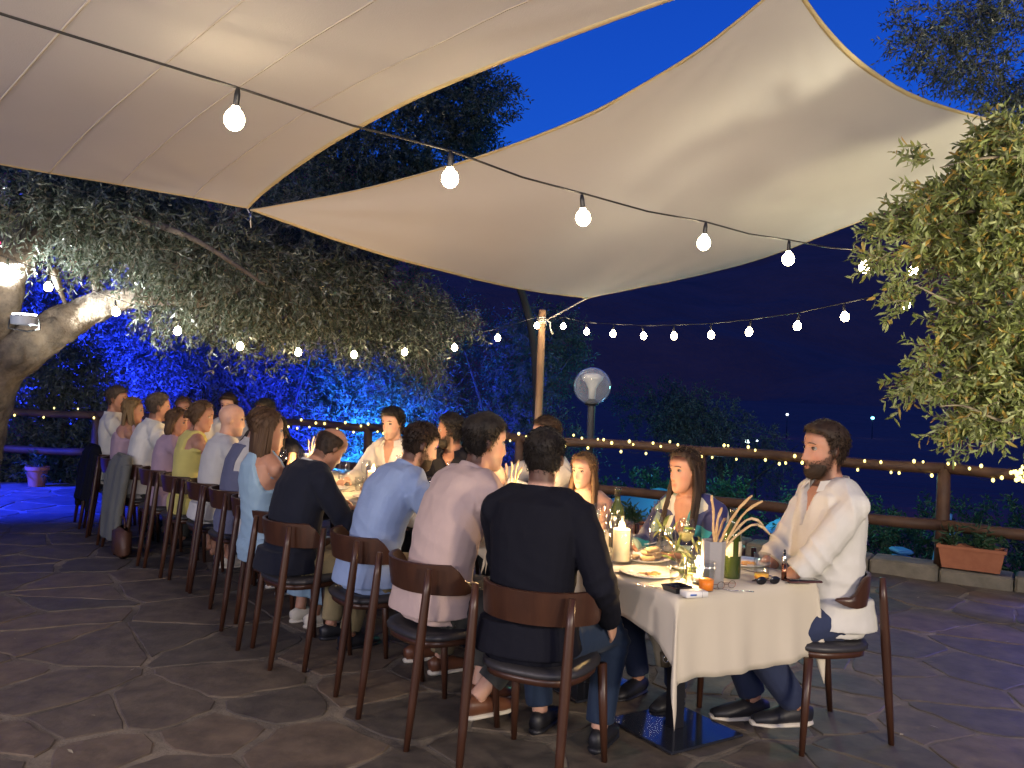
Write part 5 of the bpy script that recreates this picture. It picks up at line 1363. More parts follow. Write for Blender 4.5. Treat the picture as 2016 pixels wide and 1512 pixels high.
# pink
c = (-.30, 4.02)
p = seat(c, AL, LAB + 'of the man in the pale pink shirt')
person('man in pale pink shirt with thick dark hair leaning in to the table', p, AL + R_(-3), lean=22, sc=1.07, head=(-12, -4, 0), skin='fair', hair=('short', 'black', .018), shw=1.08, voxel=.0065,
       top=SH(C_PINK, thick=.014, sleeve='rolled', loose=.02, hem=.03, amp=.006), legs=SH(C_GREYT, len=.8), hands=((-.16, .52, .80), (.18, .50, .78)), feet=((-.08, .26), (.14, .10)), shoes=(MLEATH, MSOLE), footlift=(0, .04), slouch=.7)
# light blue
p = seat((-.70, 4.62), AL + R_(-4), LAB + 'of the man in the light blue shirt')
person('man in light blue shirt hunched over the table with short dark hair', p, AL + R_(-4), lean=25, sc=1.03, head=(-8, -16, 0), skin='fair', hair=('short', 'dark', .009), shw=1.05, voxel=.0065, beard=('dark', .002),
       top=SH(C_BLUE, thick=.014, sleeve='rolled', loose=.02, hem=.03, amp=.006), legs=SH(C_KHAKI), hands=((-.05, .56, .96), (.22, .48, .78)), feet=((-.1, .3), (.14, .32)), shoes=(MLEATH, MSOLE), slouch=.9)
# navy
p = seat((-1.16, 4.98), AL + R_(2), LAB + 'of the balding man in the navy jacket')
person('balding man in navy jacket with bowed head and glasses', (p[0] - .07, p[1]), AL + R_(0), lean=16, head=(4, -34, 0), hfwd=.03, skin='tan', hair=('bald_ring', 'dark'), belly=.03, shw=1.05, voxel=.0075,
       top=SH(C_NAVY, name='jacket', thick=.022, loose=.018, hem=.04, amp=.005, collar_mat=C_WHITE), legs=SH(C_KHAKI), hands=((-.12, .42, .80), (.14, .42, .80)), feet=((-.1, .3), (.14, .3)), shoes=(MBLKS, MBLKS), slouch=1.0, sc=.98)
# blue dress woman
p = seat((-1.50, 5.36), AL + R_(4), LAB + 'of the woman in the sky blue dress')
person('woman in sky blue halter dress with brown shoulder length hair', (p[0] - .07, p[1] - .04), AL + R_(8), lean=-5, head=(-14, -4, 0), skin='tan', fem=True, hair=('bob', 'highlight', .016, .29), voxel=.0075,
       top=SH(C_SKY, name='dress_top', thick=.012, sleeve='none', collar=False, strap=(.0, 'halter')), legs=SH(C_SKY, name='dress_skirt', loose=.03), skirt=.34, hands=((-.16, .42, .80), (.17, .42, .80)), feet=((-.08, .3), (.08, .3)), shoes=(MSOLE, MSOLE))
# hidden white dress
p = seat((-1.74, 5.84), AL + R_(2), LAB + 'with a white dress over its seat, between blue dress and slate vest')
person('dark haired woman in white dress mostly hidden behind the blue dress woman', (p[0] - .04, p[1]), AL, lean=5, sc=.93, head=(-10, -8, 0), skin='tan', fem=True, hair=('long', 'black'), voxel=.010,
       top=SH(C_WHITE, name='dress_top', sleeve='none', collar=False, strap=(.06, 'back')), legs=SH(C_WHITE, name='dress_skirt', loose=.03), skirt=.2, hands=((-.16, .42, .80), (.17, .42, .80)))
# vest
p = seat((-2.03, 6.24), AL, LAB + 'of the man in the slate vest')
person('brown haired man in slate blue vest over white shirt', p, AL + R_(-6), lean=13, head=(-22, -10, 0), skin='fair', hair=('short', 'brown', .016), voxel=.009,
       top=SH(C_WHITE, sleeve='rolled', loose=.02), legs=SH(C_INK), hands=((-.1, .46, .80), (.24, .40, .80)), feet=((-.1, .3), (.14, .3)), shoes=(MLEATH, MSOLE), slouch=.8,
       extras=('vest',))
tv = [o for o in bpy.data.objects if o.get('label') == 'brown haired man in slate blue vest over white shirt'][0]
# bald
p = seat((-2.33, 6.62), AL, LAB + 'of the bald man in the white shirt')
person('bald man with rosy scalp in white shirt', p, AL + R_(-4), lean=9, head=(-18, -4, 0), skin='fair', hair=None, belly=.03, voxel=.009,
       top=SH(C_WHITE, loose=.018, hem=.02), legs=SH(C_KHAKI), hands=((-.12, .44, .80), (.2, .40, .80)), feet=((-.1, .3), (.14, .3)), shoes=(MLEATH, MSOLE), slouch=.8)
# yellow
p = seat((-2.68, 7.00), AL, LAB + 'of the woman in the yellow dress')
person('woman in yellow sleeveless dress with blonde hair in a low bun', p, AL + R_(-4), lean=6, head=(-30, -8, 0), skin='tan', fem=True, hair=('bun', 'dirty'), voxel=.009,
       top=SH(C_YEL, name='dress_top', sleeve='none', collar=False, strap=(.07, 'wide')), legs=SH(C_YEL, name='dress_skirt', loose=.03), skirt=.2, hands=((-.16, .42, .80), (.17, .42, .80)), feet=((-.08, .3), (.08, .3)), shoes=(MSOLE, MSOLE))
# lilac
p = seat((-3.03, 7.40), AL, LAB + 'of the woman in lilac, back catching white light')
person('woman in lilac top half hidden beside the yellow dress', p, AL + R_(-6), lean=6, head=(-30, -8, 0), skin='tan', fem=True, hair=('bob', 'dirty', .016, .2), voxel=.010, sc=.94,
       top=SH(C_LAV, name='blouse', sleeve='short', collar=False), legs=SH(C_LAV, name='skirt', loose=.02), skirt=.2, hands=((-.16, .42, .80), (.17, .42, .80)))
# big white shirt
p = seat((-3.40, 7.80), AL, LAB + 'with the grey jacket hung over it')
person('broad man in loose white shirt with greying hair beside the draped jacket', p, AL + R_(-4), lean=12, head=(-4, 2, 0), skin='tan', hair=('short', 'grey', .012), belly=.04, shw=1.15, voxel=.009, sc=1.03,
       top=SH(C_WHITE, loose=.022, hem=.02, amp=.006), legs=SH(C_GREYT), hands=((-.12, .44, .80), (.2, .40, .80)), feet=((-.1, .3), (.14, .3)), shoes=(MBLKS, MBLKS), slouch=.8)
# blonde
p = seat((-3.74, 8.20), AL, LAB + 'of the blonde woman in the coral skirt')
person('woman with wavy blonde hair in pale top and coral skirt', p, AL + R_(-4), lean=4, head=(-18, -4, 0), skin='tan', fem=True, hair=('wavy', 'blonde', .016, .36), voxel=.009, sc=.98,
       top=SH(C_LAV, name='blouse', sleeve='none', collar=False, strap=(.05, 'back')), legs=SH(C_CORAL, name='skirt', loose=.03), skirt=.2, hands=((-.16, .42, .80), (.17, .42, .80)))
# far man
p = seat((-4.02, 8.62), AL, LAB + 'with the black jacket hung over it, last of the left row but one')
person('upright man in white shirt with grey sides at the far end of the left row', p, AL + R_(-14), lean=-3, head=(-24, -2, 0), skin='tan', hair=('short', 'grey', .012), voxel=.009, sc=1.05,
       top=SH(C_WHITE, loose=.018, hem=.02), legs=SH(C_GREYT), hands=((-.12, .40, .80), (.2, .36, .80)), feet=((-.1, .3), (.14, .3)), shoes=(MBLKS, MBLKS))
chair(-4.15, 9.02, AL, LAB + 'empty, at the very end of the left row')

# vest over the shirt
def find(lb): return [o for o in bpy.data.objects if o.get('label') == lb][0]
def vest_for(t, info):
    pass

# --- right side, nearest first
AR = AL + PI
p = seat((1.45, 4.055), R_(108), LAB + 'of the bearded man in the white shirt, at the right end')
person('bearded man in open-necked white shirt with dark hair in profile', (p[0] + .06, p[1] + .03), R_(99), lean=0, head=(6, 1, 0), hfwd=.01, skin='tan', hair=('quiff', 'dark', .016), beard=('dark', .0035), belly=.035, shw=1.0, voxel=.0060, sc=1.06, nose=1.15,
       top=SH(C_WHITE, thick=.016, sleeve='rolled', loose=.017, vneck=.17, hem=.035, amp=.009), legs=SH(C_INK), hands=((-.08, .30, .60), (.08, .30, .60)), feet=((-.05, .12), (.16, .22)), shoes=(MBLKS, MSOLE), footlift=(.05, 0), slouch=.3)
p = seat((1.02, 4.62), R_(128), LAB + 'of the brunette woman in the teal print')
person('brunette woman with hoop earring in teal and navy printed blouse', p, R_(136), lean=14, head=(-12, 0, 4), skin='tan', fem=True, hair=('long', 'dark', .016, .46), voxel=.0060, sc=.94,
       top=SH(C_TEAL, name='blouse', sleeve='long', loose=.022, collar=False, vneck=.2, amp=.006), legs=SH(C_INK), hands=((-.14, .40, .82), (.16, .40, .82)), feet=((-.1, .3), (.14, .3)), shoes=(MBLKS, MBLKS))
p = seat((.50, 5.30), R_(132), LAB + 'of the long haired blonde woman')
person('young woman with long straight blonde hair and bare shoulders', p, R_(150), lean=8, head=(-6, -4, 0), skin='fair', fem=True, hair=('long', 'dirty', .016, .50), voxel=.0065, sc=.87,
       top=SH(C_WHITE, name='dress_top', sleeve='none', collar=False, strap=(.09, 'tube')), legs=SH(C_WHITE, name='dress_skirt', loose=.02), skirt=.2, hands=((-.14, .40, .80), (.16, .40, .80)))
p = seat((.22, 5.86), R_(128), LAB + 'of the gesturing man in white')
person('man in white shirt with cropped sides raising his hand', (p[0] + .08, p[1]), R_(112), lean=6, head=(6, 2, 0), skin='fair', hair=('short', 'dark', .010), voxel=.0065, sc=1.01, shw=1.05,
       top=SH(C_WHITE, loose=.02, amp=.006), legs=SH(C_GREYT), hands=((-.2, .42, .96), (.14, .50, .98)), palms=((1, 0, .2), (-.3, -.3, 1)), dirs=((0, .5, .8), (-.1, .4, .9)), curls=(.3, .5), feet=((-.1, .3), (.14, .3)), shoes=(MBLKS, MBLKS))
p = seat((-.30, 6.46), R_(128), LAB + 'of the ruddy bearded man')
person('dark haired bearded man in black shirt behind the pink shirt', (p[0] - .08, p[1]), R_(150), lean=8, head=(-64, -2, 0), skin='brown', hair=('curly', 'black', .02), beard=('black', .006), voxel=.0075, sc=.99,
       top=SH(C_BLACK, loose=.018, vneck=.08), legs=SH(C_GREYT), hands=((-.14, .42, .80), (.16, .42, .80)))
p = seat((-.86, 7.02), R_(128), LAB + 'of the young man with curly hair')
person('young man with curly dark hair in open white shirt', (p[0] - .06, p[1]), R_(152), lean=4, head=(2, -6, 0), skin='fair', hair=('curly', 'black', .022), voxel=.0075, sc=1.0,
       top=SH(C_WHITE, loose=.018, vneck=.2, amp=.006), legs=SH(C_GREYT), hands=((-.14, .40, .80), (.16, .40, .80)))
p = seat((-1.98, 8.15), R_(128), LAB + 'across from the navy jacket')
person('woman with long black hair bowed over the candlelight', p, R_(128), lean=24, head=(0, -24, 0), skin='tan', fem=True, hair=('long', 'black', .016, .3), voxel=.010, sc=.94,
       top=SH(C_BLACK, name='dress_top', sleeve='none', collar=False), legs=SH(C_BLACK, name='dress_skirt'), skirt=.2, hands=((-.14, .40, .80), (.16, .40, .80)))
p = seat((-2.42, 8.66), R_(128), LAB + 'across from the slate vest')
person('black haired man half hidden behind the slate vest', p, R_(150), lean=4, head=(0, -4, 0), skin='tan', hair=('short', 'black', .016), voxel=.010,
       top=SH(C_NAVY, loose=.018), legs=SH(C_GREYT), hands=((-.14, .40, .80), (.16, .40, .80)))
p = seat((-2.96, 9.12), R_(128), LAB + 'across from the bald man')
person('man with pink face and dark hair glimpsed between the bald man and the vest', p, R_(170), lean=2, head=(8, -4, 0), skin='fair', hair=('quiff', 'dark', .018), voxel=.010, sc=1.02,
       top=SH(C_WHITE, loose=.018), legs=SH(C_GREYT), hands=((-.14, .40, .80), (.16, .40, .80)))
p = seat((-3.56, 9.55), R_(150), LAB + 'at the far end, facing the camera')
person('brown haired woman facing camera at the far end of the table', p, R_(175), lean=6, head=(20, -8, 12), skin='tan', fem=True, hair=('long', 'highlight', .016, .34), voxel=.009, sc=.98,
       top=SH(C_CORAL, name='blouse', sleeve='none', collar=False, strap=(.07, 'wide')), legs=SH(C_INK), hands=((-.14, .40, .80), (.16, .40, .80)))

# ------------------------------------------------------------------ things on the table
MDRINK = mat('orange_drink', (.95, .26, .02), .15, sss=.3); MJUICE = mat('yellow_juice', (.9, .45, .06), .15, sss=.3)
MWINE = mat('white_wine', (.75, .68, .30), .05, alpha=.45); MBOTTLE = mat('green_bottle_glass', (.03, .045, .012), .06, spec=.7, coat=.5)
MLABEL = mat('cream_label', (.66, .58, .42), .7); MVASE = mat('grey_card_vase', (.30, .285, .28), .8, bump=.0015, bscale=60); MBREAD = mat('bread', (.50, .32, .16), .85, noise=(40, (.66, .50, .30), .2), bump=.003, bscale=70)
MSAUCE = mat('food_remains', (.36, .12, .03), .6, noise=(60, (.6, .36, .12), .25), bump=.004, bscale=90); MLIME = mat('lime', (.30, .42, .06), .5)
MBLKG = mat('black_gloss', (.012, .012, .014), .12, coat=.5); MPAPER = mat('pack_paper', (.70, .68, .64), .6); MBLUEP = mat('blue_print', (.04, .12, .4), .6)
MBRONZE = mat('bronze_metal', (.32, .14, .08), .25, metal=1)
GG = 'glassware on the long table'


def glass_shell(prof, th=.0022):
    """closed wall profile from an outer profile that starts on the axis"""
    inner = [(max(r - th, .0005), z + (th if i == 0 else 0)) for i, (r, z) in enumerate(prof)]
    return prof + [(prof[-1][0] - th / 2, prof[-1][1] + .0008)] + inner[::-1]
def tumbler(p, label, r=.036, h=.105, fill=None, fm=None, grp=GG):
    t = thing('tumbler', label, 'glass', p, group=grp)
    part('glass_wall', MB().lathe(glass_shell([(.0008, 0), (r * .78, 0), (r * .84, .004), (r * .94, h * .6), (r, h)]), seg=20, ), MGLASS, t)
    if fill: part('drink', MB().lathe([(.0008, .004), (r * .80, .005), (r * .80 + (r * .12) * fill, h * fill), (.0008, h * fill)], seg=20), fm, t)
    return t
def wineglass(p, label, s=1.0, fill=None, lime=False):
    t = thing('wine_glass', label, 'wine glass', p, group=GG)
    prof = [(.0008, .092), (.014, .094), (.031, .108), (.041, .135), (.043, .155), (.039, .185), (.034, .205)]
    part('bowl', MB().lathe(glass_shell([(r * s, z * s) for r, z in prof], .0016), seg=22), MGLASS, t)
    part('stem', MB().lathe([(r * s, z * s) for r, z in ((.001, 0), (.034, .0), (.035, .002), (.012, .006), (.0045, .014), (.0036, .05), (.0045, .085), (.010, .093), (.001, .0935))], seg=18), MGLASS, t)
    if fill: part('wine', MB().lathe([(.0008, .096 * s), (.013 * s, .097 * s), (.029 * s, .109 * s), (.0385 * s, .135 * s), (.0385 * s, .138 * s), (.0008, .138 * s)], seg=20), MWINE, t)
    if lime: part('lime_slice', MB().lathe([(.001, -.003), (.022, -.003), (.022, .003), (.001, .003)], c=(.012, 0, .16 * s), seg=16), MLIME, t)
    return t
def flame(t, z, k=1):
    fo = part('flame', MB().lathe([(.0008, z), (.0055 * k, z + .007 * k), (.0062 * k, z + .013 * k), (.003 * k, z + .028 * k), (.0006, z + .04 * k)], seg=10), MFLAME, t)
    ld = bpy.data.lights.new('candle_light', 'POINT'); ld.energy = 15 * k; ld.color = (1, .62, .26); ld.shadow_soft_size = .02
    o = bpy.data.objects.new('candle_light', ld); COL.objects.link(o); o.parent = t; o.location = (0, 0, z + .05 * k)
def hurricane(p, label, r=.04, h=.2, ch=.16, gr=.055):
    t = thing('pillar_candle', label, 'candle', p, group='candles on the long table')
    part('wax', MB().lathe([(.001, .012), (r, .012), (r, ch * .97), (r * .93, ch), (r * .7, ch * .97), (.001, ch * .955)], seg=24), MWAX, t, auto=35)
    part('wick', MB().tube([(0, 0, ch * .95), (0, 0, ch + .006)], .001, 5), MDARK, t)
    part('glass_cylinder', MB().lathe(glass_shell([(.0008, 0), (gr * .9, 0), (gr, .006), (gr, h)]), seg=28), MGLASS, t); flame(t, ch * .965, 1.25); return t
def tealight(p, label, h=.075, r=.036):
    t = thing('candle_glass', label, 'candle', p, group='candles on the long table')
    part('glass_cup', MB().lathe(glass_shell([(.0008, 0), (r * .82, 0), (r, h * .5), (r * .92, h)]), seg=20), MGLASS, t)
    part('wax', MB().lathe([(.001, .006), (r * .62, .006), (r * .66, .03), (.001, .029)], seg=16), MWAX, t); flame(t, .03, .9); return t
def bottle(p, label, clear=False):
    t = thing('bottle', label, 'bottle', p, group='bottles on the long table')
    if clear: part('glass', MB().lathe(glass_shell([(.0008, 0), (.036, 0), (.037, .006), (.034, .09), (.037, .17), (.030, .195), (.0155, .215), (.0145, .255), (.018, .258), (.018, .275), (.015, .277)], .003), seg=24), MGLASS, t)
    else:
        part('glass', MB().lathe([(.001, 0), (.037, .0), (.0385, .006), (.0385, .185), (.034, .208), (.018, .235), (.0145, .25), (.0145, .29), (.017, .292), (.017, .305), (.001, .306)], seg=28), MBOTTLE, t, auto=40)
        for a0, a1 in ((-150, -100), (-62, -10), (60, 130)):
            rr = [[(math.cos(R_(a)) * q, math.sin(R_(a)) * q, z) for z in (.10, .165)] for a in np.linspace(a0, a1, 9) for q in (.0392,)]
            mb = MB(); V = [p_ for r_ in rr for p_ in r_]; mb.add(V, [(2 * i, 2 * i + 2, 2 * i + 3, 2 * i + 1) for i in range(len(rr) - 1)])
            o = part('label', mb, MLABEL, t); o.modifiers.new('s', 'SOLIDIFY').thickness = .0006
        part('capsule', MB().lathe([(.0152, .262), (.0154, .293), (.0178, .294), (.0178, .307), (.001, .308)], seg=18), MBLKG, t)
    return t
def vase(p, label, seed, sticks, h=.19, where='', names=None):
    t = thing('vase', label, 'vase', p, group='grey vases of breadsticks')
    rings = []
    for z, w in ((0, .040), (.004, .042), (h, .046), (h, .043), (.02, .039)):
        rings.append([(w * a, w * b, z) for a, b in ((1, .55), (.55, 1), (-.55, 1), (-1, .55), (-1, -.55), (-.55, -1), (.55, -1), (1, -.55))])
    part('sleeve', MB().loft(rings), MVASE, t, auto=30)
    rs_ = random.Random(seed)
    for k, (dx, dz, cv) in enumerate(sticks):     # dx lateral reach along camera-right, dz height above rim, curl
        b0 = Vector((rs_.uniform(-.02, .02), rs_.uniform(-.015, .015), .03)); dp = rs_.uniform(-.06, .06)
        e = Vector((dx, dp, h + dz)); m_ = Vector((dx * .30, dp * .3, h + dz * .45 + cv * .03)); e2 = e + Vector((.012, 0, -.03 * cv)); P_ = []
        for i in range(13):
            u = i / 12; p_ = b0 * (1 - u) ** 2 + m_ * (2 * u * (1 - u)) + e * u * u
            p_ = p_ + Vector((0, 0, -.04 * cv * max(0, u - .75) * 4 * max(0, u - .75) * 4)) + Vector((math.sin(u * 14 + k) * .0025, math.cos(u * 11 + k) * .002, math.sin(u * 9 + 2 * k) * .002)); P_.append(p_)
        rr_ = [.0052 * (1 + .18 * math.sin(i * 1.9 + k)) * (1.15 if i > 9 else 1) * (.7 if i == 12 else 1) for i in range(13)]
        o = part('breadstick', MB().tube(P_, rr_, 8), MSTICK if k % 3 else MBREAD, None); o.location = p
        tag(o, (names[k] if names else 'slim breadstick standing in the grey vase ' + where), 'breadstick', 'breadsticks in the grey vase ' + where)
    return t
def plate(p, label, food=None, r=.125, seed=0):
    t = thing('plate', label, 'plate', p, group='white plates on the long table')
    part('dish', MB().lathe([(.001, .002), (r * .6, .0), (r * .66, .004), (r, .018), (r, .020), (r * .64, .008), (r * .58, .006), (.001, .006)], seg=36), MCERAM, t)
    rs_ = random.Random(seed)
    if food == 'sauce':
        mb = MB()
        for i in range(9): mb.ell((rs_.gauss(0, .022), rs_.gauss(0, .02), .009), (rs_.uniform(.008, .02), rs_.uniform(.006, .014), rs_.uniform(.003, .007)), 8, 5)
        part('food', mb, MSAUCE, t)
    if food == 'bread':
        for i in range(5):
            o = part('bread_piece', MB().box((0, 0, 0), (.075, .035, .022), bev=.006), MBREAD, None); o.location = (p[0] + (-.07, .0, .06, .015, .03)[i], p[1] + (.0, -.035, .03, .01, .0)[i], p[2] + (.018, .018, .02, .034, .055)[i]); o.rotation_euler = (rs_.uniform(-.1, .1), 0, rs_.uniform(0, 3)); tag(o, ['bread piece lying flat at the left of the bread plate', 'bread piece lying flat in the middle of the bread plate', 'bread piece at the rim of the bread plate', 'bread piece stacked on top of others on the bread plate', 'topmost bread piece of the small heap on the bread plate'][i], 'bread', 'bread pieces on the plate')
    return t
def cutlery(p, rz, kind, label):
    t = thing(kind, label, kind, p, rz, group='cutlery on the long table')
    if kind == 'knife': part('blade', MB().tube([(0, .02, .002), (0, .06, .002), (0, .1, .002)], [(.006, .001), (.009, .001), (.003, .001)], 6), MMETAL, t); part('handle', MB().tube([(0, -.09, .003), (0, 0, .003), (0, .025, .003)], [(.006, .003), (.0045, .0028), (.004, .002)], 8), MMETAL, t)
    else:
        part('handle', MB().tube([(0, -.09, .003), (0, 0, .002), (0, .045, .005)], [(.006, .0015), (.003, .0018), (.004, .0015)], 8), MMETAL, t)
        part('head', MB().tube([(0, .04, .005), (0, .055, .003), (0, .068, .003)], [(.004, .0012), (.012, .0015), (.011, .0015)], 8), MMETAL, t)
        for s in (-.0085, -.003, .003, .0085): part('tine', MB().tube([(s, .064, .003), (s, .095, .006)], .0012, 5), MMETAL, t)
    return t
def pt(x, y, h=.757): p = at_h(x, y, h); return (float(p[0]), float(p[1]), h)

hurricane(pt(1222, 1108), 'glowing pillar candle in a glass cylinder beside the dark jacketed shoulder')
bottle(pt(1290, 1098), 'clear glass water bottle right of the pillar candle', True)
wineglass(pt(1349, 1105), 'wine glass with white wine and a lime slice', 1.0, .3, True)
wineglass(pt(1312, 1128), 'empty wine glass standing left of the lime one', 1.0)
wineglass(pt(1206, 1088), 'wine glass partly hidden behind the pillar candle', .95)
tumbler(pt(1335, 1160), 'large clear tumbler behind the black ashtray', .040, .115)
tumbler(pt(1362, 1158), 'clear tumbler touching the grey vase', .036, .12)
tumbler(pt(1390, 1163), 'tumbler of bright orange drink in front of the grey vase', .036, .12, .40, MDRINK)
tealight(pt(1374, 1148), 'candle in a tall glass glowing left of the grey vase', .17, .034)
vase(pt(1402, 1152), 'grey vase with fanned breadsticks at the near end of the table', 3, [(.20, .12, 1.2), (.185, .19, .2), (.15, .21, .3), (.12, .16, 0), (-.01, .19, 0), (.06, .10, .3), (.24, .085, 1.4), (.03, .14, 0)], where='at the near table end', names=['long breadstick in the near vase arching right below the others', 'tall breadstick in the near vase reaching high to the upper right', 'highest breadstick in the near vase, slightly curved', 'mid length straight breadstick leaning right in the near vase', 'upright breadstick at the left of the near vase', 'short breadstick in the middle of the near vase', 'lowest drooping breadstick in the near vase, tip bent down', 'medium breadstick just right of the upright one in the near vase'])
bottle(pt(1440, 1137), 'dark green wine bottle with cream labels behind the grey vase')
tumbler(pt(1499, 1141), 'tumbler with the last yellow juice in front of the bearded man', .037, .115, .25, MJUICE)
t = thing('vape_pen', 'upright bronze vape pen on the cloth before the bearded man', 'vape pen', pt(1543, 1142))
part('battery', MB().lathe([(.001, 0), (.0115, 0), (.0115, .072), (.001, .072)], seg=16), MBRONZE, t); part('tank', MB().lathe([(.0105, .073), (.0115, .078), (.0115, .105), (.009, .11), (.001, .11)], seg=16), MMETAL, t)
part('mouthpiece', MB().lathe([(.005, .11), (.0065, .118), (.004, .135), (.001, .135)], seg=12), MBLKG, t)
t = thing('phone', 'dark phone lying flat at the right table corner', 'phone', pt(1580, 1145), .2); part('body', MB().box((0, 0, .0045), (.155, .075, .008), bev=.003), mat('phone_case', (.08, .03, .025), .3), t); part('screen', MB().box((0, 0, .0093), (.147, .068, .0012)), MBLKG, t)
t = thing('sunglasses', 'folded dark sunglasses beside the phone', 'sunglasses', pt(1512, 1151), .35)
for s in (-1, 1):
    part('lens', MB().ell((s * .034, 0, .018), (.027, .006, .018), 14, 8), MBLKG, t); part('temple', MB().tube([(s * .062, 0, .024), (s * .06, .03, .012), (-s * .02, .05 + .006 * s, .005)], .0028, 6), MBLKG, t)
part('bridge', MB().tube([(-.01, 0, .024), (0, -.002, .027), (.01, 0, .024)], .0022, 6), MBLKG, t)
t = thing('cigarette_pack', 'white cigarette pack with blue mark at the near table edge', 'cigarette pack', pt(1366, 1174), .32)
part('box', MB().box((0, 0, .012), (.098, .056, .023), bev=.002), MPAPER, t); part('mark', MB().box((-.018, -.0285, .012), (.028, .001, .007)), MBLUEP, t); part('lid_line', MB().box((.022, 0, .0121), (.0012, .0572, .0242)), MVASE, t)
t = thing('ashtray', 'black square ashtray next to the cigarette pack', 'ashtray', pt(1333, 1164), .5)
rr = [[(sx * w, sy * w, z) for sx, sy in ((-1, -1), (1, -1), (1, 1), (-1, 1))] for w, z in ((.038, 0), (.048, .024), (.041, .024), (.035, .007))]
part('tray', MB().loft(rr), MBLKG, t, auto=30); part('ash', MB().ell((0, 0, .008), (.02, .018, .003), 10, 5), MVASE, t)
t = thing('eyeglasses', 'wire eyeglasses folded beside the orange drink', 'eyeglasses', pt(1430, 1160), .5)
for s in (-1, 1):
    part('rim', MB().tube([(s * .03 + .02 * math.cos(a), 0, .018 + .015 * math.sin(a)) for a in np.linspace(0, 2 * PI, 13)], .0012, 5, cap=False), MBRONZE, t); part('temple', MB().tube([(s * .05, 0, .022), (s * .045, .05, .012), (s * .02, .09, .004)], .0014, 5), MBRONZE, t)
part('bridge', MB().tube([(-.01, 0, .02), (.01, 0, .02)], .0012, 5), MBRONZE, t)
plate(pt(1278, 1133), 'white plate with food remains nearest the dark jacketed man', 'sauce', .13, 1)
plate(pt(1272, 1104), 'plate of torn bread pieces behind the remains plate', 'bread', .12, 4)
plate(pt(1466, 1112), 'plate of leftovers between the wine bottle and the bearded man', 'sauce', .12, 3)
plate(pt(1250, 1070), 'clean plate before the blonde woman', None, .12, 3)
cutlery(pt(1298, 1158), R_(70), 'fork', 'fork lying on the near table edge left of the ashtray'); cutlery(pt(1312, 1138), R_(60), 'knife', 'knife across the edge of the remains plate')
cutlery(pt(1440, 1163), R_(80), 'fork', 'fork right of the cigarette pack'); cutlery(pt(1490, 1128), R_(30), 'knife', 'knife beside the yellow juice tumbler')
t = thing('greenery_sprig', 'yellow green leafy sprig leaning between wine glass and grey vase', 'sprig', pt(1366, 1132))
plant_tuft(t, (0, 0, .0), 5, .20, 12, ML_NEAR, .35)
t = thing('napkin', 'crumpled white napkin on the cloth beside the bread plate', 'napkin', pt(1236, 1124))
V = []; n = 12
for j in range(n + 1):
    for i in range(n + 1):
        x, y = (i / n - .5) * .16, (j / n - .5) * .13; V.append((x, y, .006 + .016 * abs(math.sin(x * 31 + y * 17)) * abs(math.cos(y * 29)) ))
o = link('cloth', fast_mesh('napkin', V, [(j * (n + 1) + i, j * (n + 1) + i + 1, (j + 1) * (n + 1) + i + 1, (j + 1) * (n + 1) + i) for j in range(n) for i in range(n)], 4, True), C_WHITE, t)

# settings further along the row
SEATS = [(1.0, 'the pale pink shirt', 'the long haired blonde'), (1.75, 'the light blue shirt', 'the gesturing man'), (2.4, 'the navy jacket', 'the ruddy bearded man'), (3.05, 'the sky blue dress', 'the curly haired man'),
         (3.6, 'the half hidden white dress', 'the gap after the curly haired man'), (4.2, 'the slate vest', 'the bowed black haired woman'), (4.75, 'the bald man', 'the half hidden black haired man'), (5.3, 'the yellow dress', 'the pink faced man'), (5.9, 'the broad grey haired man', 'the woman facing camera')]
for k, (s, la, lb) in enumerate(SEATS):
    for w, who, sg in ((.15, la, 1), (.64, lb, -1)):
        if k > 0 or sg < 0: plate(T(s, w), 'white plate set before ' + who, 'sauce' if k % 2 else None, .12, k)
        wineglass(T(s + .13, w + sg * .15), 'wine glass set before ' + who, .98, .3 if k % 2 else None)
        if k < 6: tumbler(T(s - .1, w + sg * .16), 'water tumbler set before ' + who, .034, .10)
        if k < 5: cutlery(T(s - .15, w), ang_2 - sg * PI / 2, 'fork', 'fork left beside the plate of ' + who)
hurricane(T(3.35, .34), 'pillar candle in glass shining beside the middle breadstick vase')
vase(T(3.0, .42), 'grey vase with upright breadsticks in the middle of the table', 8, [(.03, .20, 0), (.045, .17, 0), (-.05, .13, 0), (-.03, .16, 0), (.02, .14, 0)], where='beside the balding man')
tealight(T(2.86, .32), 'low candle glass in front of the middle breadstick vase'); tealight(T(2.62, .52), 'low candle glass right of the middle breadstick vase')
bottle(T(2.75, .60), 'clear water bottle right of the middle breadstick vase', True); bottle(T(3.3, .52), 'clear water bottle behind the middle breadstick vase', True)
tealight(T(1.30, .30), 'low candle glass between the pink shirt and the gesturing man'); hurricane(T(1.62, .46), 'pillar candle by the hands of the gesturing man', .035, .16, .11)
vase(T(1.72, .34), 'grey vase with breadsticks behind the pink shirted man', 5, [(.04, .19, 0), (.06, .15, 0), (-.04, .12, 0), (.0, .2, .4)], where='behind the pink shirt')
bottle(T(.95, .46), 'dark wine bottle in front of the blonde woman'); tumbler(T(.9, .3), 'tumbler near the dark wine bottle', .034, .1)
vase(T(4.55, .40), 'grey vase with one tall breadstick beyond the sky blue dress', 9, [(.09, .2, 0), (.03, .15, 0), (-.02, .12, 0)], where='beyond the sky blue dress')
hurricane(T(4.3, .36), 'pillar candle in glass between the sky blue dress and the bowed woman'); tealight(T(5.0, .5), 'low candle glass before the bald man'); hurricane(T(5.7, .4), 'farthest pillar candle near the end of the row')


